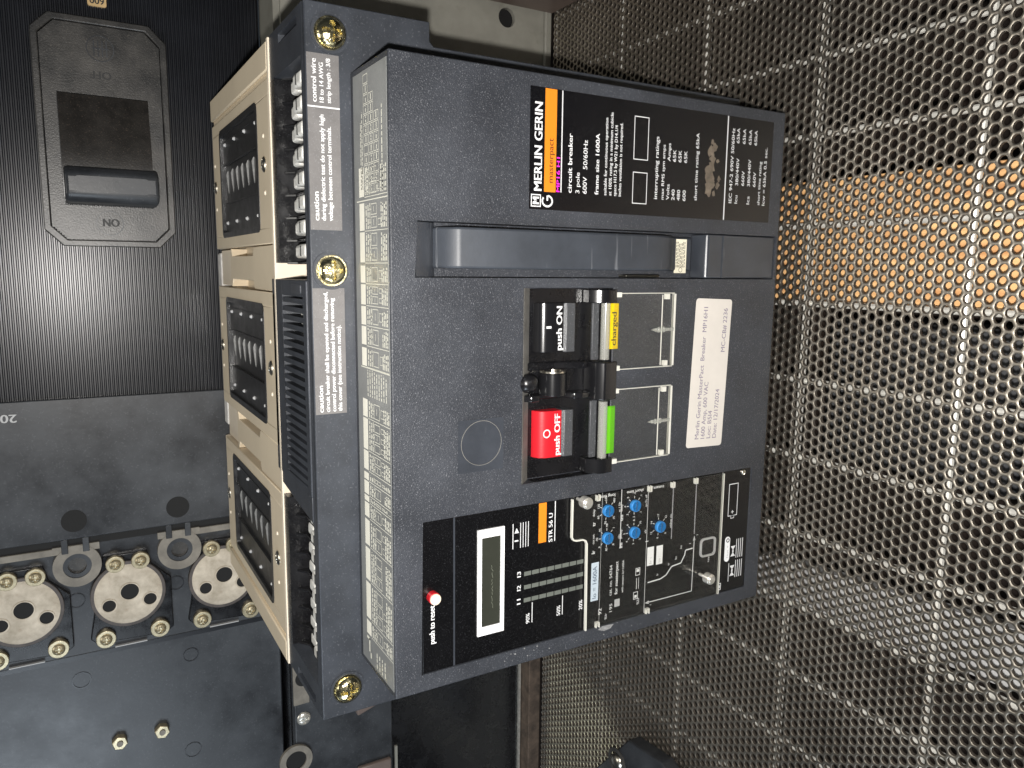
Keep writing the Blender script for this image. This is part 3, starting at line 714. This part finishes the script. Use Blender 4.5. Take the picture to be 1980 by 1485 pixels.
b.rect(20, 36, 34.8, 35.4, Y); b.frame(14.5, 20.5, 43.2, 47.2, 0.6, Y); b.rect(16.3, 18.7, 44.2, 46.2, Y)
b.build('panel_mark', 'white', tu, recalc=False)
MB().prism(rrect(38, 59.5, 35.2, 40.6, 2.6), 'y', 0.3, 0.9).build('lamp_test_key', 'bezel', tu); MB().ring(56.4, 37.9, 'y', 1.8, 1.1, 0.1, 0.5, 20).build('key_ring', 'dark_ink', tu)
text(tu, 'test +', 41, 36.8, 11, 2.2, 'grey_print', y=0.22)
# hinged clear cover over the settings
cc = MB().prism([(13, 49.2), (115.2, 49.2), (115.2, 196.4), (87.5, 196.4), (85.5, 195.4), (84.6, 193), (84.4, 187), (83, 184.2), (80, 183), (13, 182.2)], 'y', -2.6, -0.9).build('settings_cover', 'clear_cover', cb)
b = MB(); e = [(115.2, 197.0), (87.2, 197.0), (85, 195.8), (84, 193), (83.8, 187.4), (82.6, 184.9), (80, 183.7), (13, 182.8)]
for i in range(len(e) - 1):
    (xa, za), (xb, zb) = e[i], e[i + 1]
    dx, dz = xb - xa, zb - za; l = math.hypot(dx, dz); nx, nz = -dz / l * 0.55, dx / l * 0.55
    b.prism([(xa + nx, za + nz), (xa - nx, za - nz), (xb - nx, zb - nz), (xb + nx, zb + nz)], 'y', -2.75 - 0.01 * i, -0.8)
b.build('cover_edge', 'clear_edge', cc)
MB().box(13, 115.2, -2.7, -0.8, 48.4, 49.2).build('cover_edge', 'clear_edge', cc)
b = MB()
for z in (174.5, 126, 103, 79): b.box(111.2, 115.4, -3.1, -0.8, z - 1.6, z - 1.1).box(111.2, 115.4, -3.1, -0.8, z + 1.1, z + 1.6).box(111.0, 111.5, -3.1, -0.8, z - 1.6, z + 1.6)
for z in (172, 124): b.box(13, 17, -3.1, -0.8, z - 1.6, z - 1.1).box(13, 17, -3.1, -0.8, z + 1.1, z + 1.6).box(16.7, 17.2, -3.1, -0.8, z - 1.6, z + 1.6)
b.build('cover_clip', 'clear_edge', cc)
for z in (103, 79): MB().box(70, 111, -3.0, -2.55, z - 0.25, z + 0.25).build('cover_score', 'scuff', cc)
ts0 = None
for x, z in ((114.5, 191.5), (33.5, 68.5)):
    sc_ = MB().cyl(x, z, 'y', 4.3, -13.5, -7.5, 26).cyl(x, z, 'y', 1.3, -7.6, 0.2, 12).cyl(x, z, 'y', 3.2, -14.6, -13.4, 20).build('thumb_screw', 'zinc', cb, bevel=0.4)
b = domed_head(2.3, 1.6); b.v = [(x + 113, y + 0.2, z + 24.5) for x, y, z in b.v]; b.build('panel_screw', 'steel', cb)

# ---- terminal cover behind the front block
def stepped(x0, x1, xs0, xs1): return [(xs0, -18), (xs1, -18), (xs1, 272), (xs1 + 3, 275), (x1, 275), (x1, 360), (x0, 360), (x0, 275), (xs0 - 3, 275), (xs0, 272)]
tcv = MB().prism(stepped(-42, 440, -24, 424.5), 'y', 66.2, 72.5).build('terminal_cover', 'plate', cb, bevel=0.8)
# ends of the cover with a finger slot each
for x0, x1, s0, s1 in ((409, 440, 429, 435), (-42, -20.5, -38, -32)):
    b = MB()
    b.box(x0, s0, 72.4, 162, 300, 359.9).box(s1, x1, 72.4, 162, 300, 359.9).box(s0, s1, 72.4, 84, 300, 359.9).box(s0, s1, 132, 162, 300, 359.9).box(s0, s1, 84, 132, 300, 352)
    b.build('cover_end', 'plate', tcv)
b = MB().box(-20.5, 409, 72.4, 76, 300, 359.9); b.build('cover_rim', 'plate', tcv)
# three capped screws in moulded rings
for x, z in ((422, 344), (274, 346.5), (-22, 342)):
    MB().ring(x, z, 'y', 12.5, 11.0, 65.2, 67, 36).build('screw_ring', 'plate', tcv)
    wsh = MB().ring(x, z, 'y', 10.2, 6, 64.6, 66.6, 36).build('screw_washer', 'brass', tcv)
    h = domed_head(9.0, 5.5, True, 14, 48, 0.13, 0.55); h.v = [(a + x, c + 64.8, e + z) for a, c, e in h.v]; h.build('cover_screw', 'brass', tcv)
# caution labels
def clabel(x0, x1, z0, z1):
    return MB().prism([(x0, z0), (x1, z0), (x1, z1), (x0, z1)], 'y', 65.9, 66.6).build('caution_label', 'grey_label', cb)
Yc = 65.82
c1 = clabel(300, 376.3, 338.5, 359.3); c2 = clabel(377, 409, 338.5, 359.3); c3 = clabel(178.5, 262.5, 338, 359.2)
MB().rect(376.2, 377.1, 338.5, 359.3, 65.86).build('label_rule', 'white', c1)
text(c1, 'caution', 306, 353.6, 18, 3.4, y=Yc, bold=0.01); text(c1, 'during dielectric test do not apply high', 306, 349.2, 66, 2.9, y=Yc, bold=0.008); text(c1, 'voltage between control terminals.', 306, 344.6, 59, 2.9, y=Yc, bold=0.008)
text(c2, 'control wire', 379.5, 353.4, 26, 3.3, y=Yc, bold=0.012); text(c2, '18 to 14 AWG', 379.5, 348.8, 24, 2.8, y=Yc, bold=0.008); text(c2, 'strip length : 3/8', 379.5, 344.2, 27, 2.8, y=Yc, bold=0.008)
text(c3, 'caution', 180, 354.0, 18, 3.2, y=Yc, bold=0.01); text(c3, 'circuit breaker shall be opened and discharged,', 180, 349.6, 80, 2.8, y=Yc, bold=0.008); text(c3, 'control power disconnected before removing', 180, 345.4, 76, 2.8, y=Yc, bold=0.008); text(c3, 'this cover (see instruction notice).', 180, 341.2, 58, 2.8, y=Yc, bold=0.008)

# terminal blocks with clamps
def terminal_block(x0, x1, n, kind):
    p = (x1 - x0) / n
    t = MB().box(x0, x1, 76.2, 160, 300, 326).box(x0, x1, 146, 158.2, 326, 360.2).build('terminal_block', 'black', cb)
    dv = None; cl = None; hd = None
    for k in range(n + 1):
        xc = x0 + k * p
        if dv is None: dv = MB().prism([(76.4, 326), (146.2, 326), (146.2, 355), (138, 349), (96, 350), (76.4, 358.0)], 'x', xc - 0.9, xc + 0.9).build('divider', 'black_gloss', t, bevel=0.3)
        else: inst(dv, WL[dv0] * 1000 + Vector((k * p, 0, 0)), t)
        if k == 0: dv0 = dv
    for k in range(n):
        xc = x0 + (k + 0.5) * p
        for q, (y0, y1, zt_) in enumerate(((120, 136, 351.5 - 3 * kind), (93, 114, 356.0 - 3.5 * kind))):
            if cl is None:
                b = MB().box(xc - 4.8, xc + 4.8, y0, y1, 326, zt_); cl = [b.build('terminal_clamp', 'clamp', t, bevel=2.4, seg=3), None]; cl0 = (xc, WL[cl[0]] * 1000)
            elif q == 1 and cl[1] is None:
                b = MB().box(xc - 4.8, xc + 4.8, y0, y1, 326, zt_); cl[1] = b.build('terminal_clamp', 'clamp', t, bevel=2.4, seg=3); cl1 = WL[cl[1]] * 1000
            else:
                src = cl[q]; base = cl0[1] if q == 0 else cl1
                inst(src, (xc + random.uniform(-.4, .4), base.y + random.uniform(-.8, .8), base.z), t)
        sc2 = (xc, 108)
    sl = None
    for k in range(n):
        xc = x0 + (k + 0.5) * p
        if sl is None: sl = MB().box(xc - 3.6, xc + 3.6, 103, 105, 355.6 - 3.5 * kind, 356.2 - 3.5 * kind).build('clamp_slot', 'dark_ink', t)
        else: inst(sl, (xc, 104, 355.9 - 3.5 * kind), t)
    return t
terminal_block(279, 408.5, 8, 0)
terminal_block(-20, 100.5, 8, 1)

# ventilated cover between the terminal blocks
b = MB(); gx0, gx1 = 119, 267
b.box(gx0, gx1, 76.1, 84, 330, 361).box(gx0, gx1, 140, 170, 330, 361).box(gx0, 124, 84, 140, 330, 361).box(256, gx1, 84, 140, 330, 361)
b.box(100.6, gx0, 76.1, 150, 330, 354); b.prism([(100.6, 76.3), (gx0, 76.3), (gx0, 168), (110, 160)], 'z', 354, 360.6)
gc = b.build('vented_cover', 'plate', cb, bevel=0.5)
sl = None
for k in range(21):
    x = 124 + 132 / 21 * (k + 0.5)
    if sl is None: sl = MB().box(x - 1.75, x + 1.75, 84, 140, 354, 360.8).build('slat', 'plate', gc); 
    else: inst(sl, (x, 112, 357.4), gc)
MB().box(124, 256, 84.2, 139.8, 331, 338).build('vent_floor', 'black', gc)
b = MB()
for k in range(9): b.box(150 + k * 11.2, 158.2 + k * 11.2, 92, 128, 338, 351)
b.build('relay_bar', 'clamp', gc, bevel=1)
MB().prism(rrect(258, 264.5, 88, 112, 1), 'z', 360.9, 361.5).build('cover_button', 'slot', gc)

# ---- arc chutes
ab = MB().box(-43, 440, 160.5, 404, 240, 346).prism([(404, 240), (404, 346), (420, 340), (420, 240)], 'x', -43, 440).build('arc_chute_base', 'beige', cb, bevel=1)
MB().box(-42.6, 439.6, 158.4, 163, 250, 361.2).build('front_rim', 'beige_pale', ab, bevel=0.5)
screw_small = None
for i, xc in enumerate((40, 197, 353)):
    w = 59.5
    b = MB()
    wx0, wx1, wy0, wy1 = xc - 48, xc + 48, 203, 362
    po = [(xc - w, 163.2), (xc + w, 163.2), (xc + w, 400), (xc - w, 400)]
    b.box(xc - w, wx0, 163.2, 400, 350, 361).box(wx1, xc + w, 163.2, 400, 350, 361).box(wx0, wx1, 163.2, wy0, 350, 361).box(wx0, wx1, wy1, 400, 350, 361)
    ac = b.build('arc_chute', 'beige', cb, bevel=0.7)
    MB().prism([(400, 351), (400, 360.9), (406, 360.2), (416, 352), (416, 346)], 'x', xc - w, xc + w).build('chute_back', 'beige_pale', ac, bevel=0.6)
    # grille window: dark tray, studs, and steel fins in the middle
    b = MB(); z = 359.2
    rimp = rrect(wx0 - 1.8, wx1 + 1.8, wy0 - 1.8, wy1 + 1.8, 7); inn = rrect(wx0 + 3.2, wx1 - 3.2, wy0 + 3.2, wy1 - 3.2, 3); n = len(rimp)
    b.add([(x, y, 361.5) for x, y in rimp] + [(x, y, 361.5) for x, y in inn] + [(x, y, 360.9) for x, y in rimp] + [(x, y, 350.4) for x, y in inn],
          [(k, (k + 1) % n, n + (k + 1) % n, n + k) for k in range(n)] + [(k, 2 * n + k, 2 * n + (k + 1) % n, (k + 1) % n) for k in range(n)] + [(n + k, n + (k + 1) % n, 3 * n + (k + 1) % n, 3 * n + k) for k in range(n)])
    b.box(wx0 + 3, xc - 18, wy0 + 3, wy1 - 3, 350, 358.6).box(xc + 18, wx1 - 3, wy0 + 3, wy1 - 3, 350, 358.6).box(xc - 18, xc + 18, wy0 + 3, wy1 - 3, 350, 356.6)
    b.box(xc - 18.6, xc - 17.6, wy0 + 3, wy1 - 3, 358, 359.4).box(xc + 17.6, xc + 18.6, wy0 + 3, wy1 - 3, 358, 359.4).box(wx1 - 9, wx1 - 8.2, wy0 + 3, wy1 - 3, 358, 359.2)
    gw = b.build('grille_window', 'window', ac)
    st = None
    for sx in (-1, 1):
        for k in range(4):
            c = (xc + sx * 36, 216 + 44 * k)
            if st is None: st = MB().cyl(c[0], c[1], 'z', 2.0, 358.4, 360.4, 12, 1.0).build('stud', 'grey_print', gw)
            else: inst(st, (c[0], c[1], 359.4), gw)
    fn = None
    for k in range(7):
        y = 214 + 22.5 * k
        if fn is None: fn = MB().prism([(-9 + xc, 356.4), (13 + xc, 356.4), (12 + xc, 357.4), (9 + xc, 358.6), (-1 + xc, 357.8), (-8 + xc, 356.9)], 'y', y, y + 1.3).build('fin', 'fin', gw)
        else: inst(fn, (WL[fn].x * 1000, y + 0.65, WL[fn].z * 1000), gw)
    for k, (dx, y) in enumerate(((0, 391), (0, 181))):
        h = domed_head(6.0, 2.2, True, 10, 32, 0.16, 0.7); h.v = [(a + xc + dx, -e + y, -c + 361) for a, c, e in h.v]; h.build('chute_screw', 'steel', ac)
        for sx in (-1, 1): MB().cyl(xc + sx * 21, y, 'z', 2.0, 360.8, 361.9, 12, 1.2).build('moulded_pip', 'beige_pale', ac)
for x0, x1 in ((257.5, 292.5), (100.5, 136.5)):
    b = MB().prism([(x0, 163.4), (x1, 163.4), (x1, 236), (x1 - 7, 240), (x1 - 7, 330), (x1, 334), (x1, 338), (x0, 338), (x0, 334), (x0 + 7, 330), (x0 + 7, 240), (x0, 236)], 'z', 340, 360.0)
    b.build('chute_bridge', 'beige', cb, bevel=0.5)
    MB().box(x0 + 0.4, x1 - 0.4, 338, 403, 340, 356.5).build('bridge_ledge', 'beige_pale', cb, bevel=0.5)
b = MB().prism([(413.5, 163.4), (438, 163.4), (438, 404), (413.5, 404)], 'z', 351, 358.6)
b.box(418, 438, 163.6, 404, 358, 361.4); b.build('chute_side_rail', 'beige', cb, bevel=1)
b = MB().box(-42.5, -20.5, 163.4, 404, 351, 358.6).box(-42.5, -25, 163.6, 404, 358, 361.4); b.build('chute_side_rail', 'beige', cb, bevel=1)
MB().box(110, 290, 404.5, 423, 345, 357.5).build('dust_seal', 'foam', cb, bevel=2)
# steel frame under the chutes, standing on the shelf
MB().box(-18, 418, 73, 396, FZ + 40, 239).build('pole_housing', 'black', cb, bevel=3)
for x in (-20, 416):
    MB().prism([(74, FZ), (398, FZ), (398, 238), (74, 238)], 'x', x - 2, x + 3).build('side_plate', 'mcb', cb)

# ------------------------------------------------------------------ big moulded-case breaker lying on its side behind
YB = 435
big = thing('moulded_case_breaker', 'large black moulded case breaker lying on its side with ribbed face and toggle handle', 'circuit breaker', (80, 500, 303))
MB().box(-420, 640, YB + 6, 570, 303, 612).build('case', 'mcb', big, bevel=2)
b = MB(); zz = 306; rib = []
prof = [(YB + 8, 303.5)]
while zz < 610:
    prof += [(YB + 1.6, zz), (YB, zz + 0.9), (YB, zz + 2.1), (YB + 1.6, zz + 3.0)]; zz += 3.7
prof += [(YB + 8, zz)]
o = MB().prism(prof, 'x', 144, 640).build('rib_panel', 'mcb_rib', big, angle=20); 
MB().prism([(144, 303.4), (146, 612), (1, 612), (1, 303.4)], 'y', YB - 3, YB + 7).build('smooth_panel', 'mcb', big, bevel=1.2)
for x, z in ((20, 505), (20, 408)):
    MB().cyl(x, z, 'y', 11.5, YB - 3.3, YB + 5, 32).build('access_hole', 'hole', big)
text(big, '20', 133, 546, 13, 8, 'grey_print', y=YB - 3.3, rot=math.radians(88), bold=0.01)
# groove, tan insulator with its two eyes
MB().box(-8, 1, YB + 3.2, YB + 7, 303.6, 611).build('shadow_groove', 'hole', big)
for za, zb in ((340, 404), (520, 611)): MB().box(-15, -8, YB + 1, YB + 7, za, zb).build('insulator_strip', 'tan_metal', big, bevel=0.6)
for z in (505, 408):
    e = MB().ring(-29, z, 'y', 22, 13, YB + 0.4, YB + 6.5, 40).box(-14, -7, YB + 0.9, YB + 6, z - 21, z + 21).build('insulator_eye', 'tan_metal', big)
    MB().cyl(-29, z, 'y', 13.2, YB + 4, YB + 6.8, 32).build('eye_core', 'mcb_dusty', e); MB().ring(-29, z, 'y', 13, 8.5, YB + 1.2, YB + 5, 32).build('eye_washer', 'mcb', e)
    b = MB()
    for dz in (-9, 10): b.box(-14, 1, YB - 2.2, YB + 5, z + dz - 3, z + dz + 3)
    b.build('insulator_tooth', 'mcb', e, bevel=0.6)
# three round lugs with screws
hd0 = None
for i, z in enumerate((555, 460, 365)):
    x = -68
    b = MB().prism([(-121, z - 34), (-115, z - 42), (-58, z - 42), (-40, z - 24), (-24, z - 20), (-24, z + 22), (-112, z + 38), (-118, z + 32)], 'y', YB + 1.5, YB + 8)
    lg = b.build('lug_pocket', 'black', big, bevel=1)
    MB().ring(x, z, 'y', 36, 32, YB - 0.5, YB + 6, 48).build('lug_collar', 'lug_rim', lg, bevel=0.5)
    p = [(x + 32.5 * math.cos(a), z + 32.5 * math.sin(a)) for a in np.radians(np.arange(0, 360, 5))]
    seg = 72
    b = MB()
    # lug face: a disc with three bores, stitched from triangles by scanning (polar grid with bores pushed back)
    vs = []; rr = np.linspace(0, 32.5, 30)
    bores = [(x + 3, z - 1, 9.0), (x - 9, z + 19, 6.6), (x - 9, z - 20, 6.6)]
    for r in rr:
        for a in np.linspace(0, 2 * math.pi, seg, endpoint=False):
            px, pz = x + r * math.cos(a), z + r * math.sin(a)
            y = YB - 2.5 + (r / 32.5) ** 8 * 2
            for bx, bz, br in bores:
                d_ = math.hypot(px - bx, pz - bz)
                if d_ < br + 1.2: y = YB - 2.5 + 1.2 * (1 - max(0, d_ - br) / 1.2)
            vs.append((px, y, pz))
    fs = []
    for q in range(len(rr) - 1):
        for j in range(seg): fs.append((q * seg + j, q * seg + (j + 1) % seg, (q + 1) * seg + (j + 1) % seg, (q + 1) * seg + j))
    b.add(vs, fs); b.build('lug', 'lug', lg)
    for bx, bz, br in bores:
        MB().cyl(bx, bz, 'y', br, YB - 2.2, YB + 2, 32).build('bore', 'hole', lg)
        MB().ring(bx, bz, 'y', br + 0.9, br - 0.3, YB - 3.0, YB - 1, 32).build('bore_lip', 'lug', lg)
    for (sx, sz, sr) in ((-33, z + 11, 9), (-33, z - 13, 9), (-113, z + 24, 9.5), (-113, z - 28, 9.5)):
        b = MB().cyl(sx, sz, 'y', sr, YB - 3.2, YB + 4, 28, sr); w_ = b.build('dished_washer', 'bolt', lg, bevel=0.6)
        h = domed_head(sr * 0.62, 3.6, True, 9, 28, 0.17, 0.6); h.v = [(a + sx, c + YB - 3.2, e + sz) for a, c, e in h.v]; h.build('lug_screw', 'bolt', lg)
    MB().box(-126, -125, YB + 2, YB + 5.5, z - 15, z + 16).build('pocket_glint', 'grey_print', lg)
for x, z in ((-235, 478), (-235, 436)):
    MB().prism(ngon(x, z, 8, 6, 0.3), 'y', YB - 1, YB + 7).build('hex_nut', 'bolt', big, bevel=0.8); MB().cyl(x, z, 'y', 3.2, YB - 2.2, YB, 16).build('nut_stud', 'tan_metal', big)
for x, z, r in ((-156, 509, 9), (-155, 402, 8), (-270, 405, 9), (-68, 413, 8), (-68, 508, 8)):
    MB().ring(x, z, 'y', r, r - 0.9, YB + 5.3, YB + 7, 32).build('moulding_ring', 'mcb_rib', big)
MB().box(-132.5, -127.5, YB + 5.3, YB + 7, 304, 611).build('case_seam', 'mcb_rib', big)
# toggle escutcheon
def oct(x0, x1, z0, z1, c): return [(x0 + c, z0), (x1 - c, z0), (x1, z0 + c), (x1, z1 - c), (x1 - c, z1), (x0 + c, z1), (x0, z1 - c), (x0, z0 + c)]
def frame_prism(po, pi, y0, y1):
    n = len(po); b = MB()
    b.add([(x, y0, z) for x, z in po] + [(x, y0, z) for x, z in pi] + [(x, y1, z) for x, z in po] + [(x, y1, z) for x, z in pi],
          [(i, (i + 1) % n, n + (i + 1) % n, n + i) for i in range(n)] + [(i, 2 * n + i, 2 * n + (i + 1) % n, (i + 1) % n) for i in range(n)] + [(n + i, n + (i + 1) % n, 3 * n + (i + 1) % n, 3 * n + i) for i in range(n)])
    return b
frame_prism(oct(294, 507, 396, 511, 15), oct(300, 501, 402, 505, 13), YB - 7, YB + 3).build('escutcheon_rim', 'mcb_dusty', big, bevel=1)
esc = frame_prism(oct(300.6, 500.4, 402.6, 504.4, 13), [(333 + 10, 415), (437 - 10, 415), (437, 415.1), (437, 492.9), (437 - 10, 493), (333 + 10, 493), (333, 492.9), (333, 415.1)], YB - 5, YB + 3).build('escutcheon', 'mcb_dusty', big, bevel=0.8)
b = MB()
arc = []
for k in range(15):
    t = k / 14; x = 436.5 - t * 98; y = YB - 3.2 - 17 * math.sin(math.pi * (0.02 + 0.62 * t)); arc.append((x, y))
b.prism([(x, y) for x, y in arc] + [(arc[-1][0], YB + 5.8), (436, YB + 5.8)], 'z', 415.4, 492.6)
dr = b.build('toggle_drum', 'mcb_handle', big, angle=50)
tg = MB().prism([(333.5, YB - 2), (335, YB - 26), (341, YB - 32), (361, YB - 32), (368, YB - 24), (369, YB - 2)], 'z', 411.5, 492.0).build('toggle_handle', 'mcb', big, bevel=3.5, seg=3)
MB().prism(rrect(343.5, 358.5, 420, 484, 4), 'y', YB - 32.5, YB - 31).build('toggle_inlay', 'mcb', tg)
for x, z, r, p in ((480, 454, 12, big), (350, 452, 6.5, tg)):
    y = YB - 5.6 if p is big else YB - 33.0
    b = MB().ring(x, z, 'y', r, r - 0.8, y, y + 1, 32)
    for k in (-0.45, -0.15, 0.15, 0.45): b.box(x - r * 0.6, x + r * 0.6, y, y + 1, z + k * r - 0.5, z + k * r + 0.5)
    b.box(x - 0.6, x + 0.6, y - 0.1, y + 1, z - r * 0.6, z + r * 0.6)
    b.build('moulded_emblem', 'mcb', p)
MB().ring(317, 455, 'y', 12, 11.2, YB - 5.5, YB - 4, 32).build('mark_ring', 'mcb', big)
text(big, 'ON', 321, 447, 14, 7.5, 'dark_ink', y=YB - 5.3, rot=math.radians(90), bold=0.02)
text(big, 'OFF', 459, 446, 18, 7.0, 'dark_ink', y=YB - 5.3, rot=math.radians(90), bold=0.01)
gt = MB().prism(rrect(519, 545, 446, 462, 2), 'y', YB - 1.6, YB + 1.8).build('amp_tag', 'gold_tag', big)
text(gt, '600', 527, 448, 12, 6, 'dark_ink', y=YB - 1.75, rot=math.radians(90), bold=0.01)

# ------------------------------------------------------------------ lower black case on the left, grey channel on the right, odd pieces
low = thing('lower_case_breaker', 'glossy black breaker case with a tan ring standing below the ribbed breaker', 'circuit breaker', (-380, 480, FZ))
MB().box(-640, -120, 412, 560, FZ + 9, 300).build('case', 'black', low, bevel=4)
MB().box(-640, -130, 404, 414, 178, 299).build('step_block', 'mcb', low, bevel=2)
MB().box(-228, -150, 402, 405.5, 281, 299.4).build('insulator_strip', 'tan_metal', low, bevel=0.8)
MB().cyl(-196, 288, 'y', 9, 401.2, 405, 28).build('eye_core', 'hole', low)  # black disc standing in for the unlit hole in the strip
h = domed_head(8, 4, True); h.v = [(a - 247, c + 404, e + 288) for a, c, e in h.v]; h.build('case_screw', 'zinc', low)
MB().ring(-296, 299, 'y', 19, 12, 400.5, 404.5, 36).build('insulator_eye', 'tan_metal', low)
MB().cyl(-296, 299, 'y', 12.2, 402.6, 404.6, 32).build('eye_bore', 'hole', low)
MB().prism([(-245, 178.5), (-260, 225), (-200, 236), (-190, 178.5)], 'y', 396, 405).build('copper_stub', 'brown', low, bevel=2)
MB().box(-640, -318, 401, 403.8, 173, 176.2).build('edge_trim', 'grey_metal', low)
MB().box(-640, -330, 398, 404.4, 182, 225).build('terminal_tab', 'brown', low, bevel=2)
MB().box(-640, -250, 408.5, 412.5, FZ + 8, FZ + 11).build('base_lip', 'zinc', low)
tag(MB().box(-640, -220, 390, 500, FZ - 12, FZ + 6).build('timber_skid', 'rust', bevel=1), 'rusty brown timber skid under the glossy black case', 'timber')

ch = thing('steel_channel', 'grey painted steel channel standing behind the breaker with one dark bolt hole', 'steel channel', (560, 380, FZ))
hx, hz, hr = 563, 38, 11
b = MB()
x0, x1, z0, z1 = 470, 690, FZ, 296
b.box(x0, hx - 20, 377, 381, z0, z1).box(hx + 20, x1, 377, 381, z0, z1).box(hx - 20, hx + 20, 377, 381, hz + 20, z1).box(hx - 20, hx + 20, 377, 381, z0, hz - 20)
sq = []
for a in np.radians(np.arange(0, 360, 15)):
    c_, s_ = math.cos(a), math.sin(a); k = 20 / max(abs(c_), abs(s_)); sq.append((hx + c_ * k, hz + s_ * k))
b.loop_cap(sq, hx, hz, hr, 'y', 377, 24); 
b.build('web', 'grey_metal', ch)
MB().ring(hx, hz, 'y', hr + 0.5, hr - 0.2, 377.3, 383, 24).build('hole_wall', 'grey_metal', ch); MB().cyl(hx, hz, 'y', 15, 384, 386, 20).build('hole_depth', 'hole', ch)
MB().box(470, 690, 371, 376.8, FZ + 0.2, FZ + 9).build('foot_flange', 'grey_metal', ch, bevel=1.5)
MB().box(470, 690, 381, 440, 296, 302.5).build('top_flange', 'grey_metal', ch)
bx = thing('brown_block', 'brown phenolic block with a gold strip for its lit edge beside the grey channel', 'block', (640, 285, FZ))
MB().box(574, 705, 200, 370, FZ + 0.2, 128).build('body', 'brown', bx, bevel=3)
MB().box(572.6, 574.4, 196, 262, FZ + 3, FZ + 7).build('lit_edge_strip', 'brass', bx)  # gold strip stands in for the light along the block's edge

pt = thing('mounting_plate', 'scratched black mounting plate with one bright screw lying on the shelf', 'plate', (-320, 160, FZ))
MB().prism([(-232, 166), (-298, 221), (-440, 250), (-440, 60), (-262, 40), (-226, 112)], 'z', FZ + 0.2, FZ + 17).build('body', 'mcb', pt, bevel=1.5)
MB().ring(-268, 184, 'z', 15, 11, FZ + 16.6, FZ + 18, 32).build('screw_seat', 'mcb_dusty', pt)
h = domed_head(9, 5, False); h.v = [(a - 268, -e + 184, -c + FZ + 17) for a, c, e in h.v]; h.build('plate_screw', 'steel', pt)

make_texts()
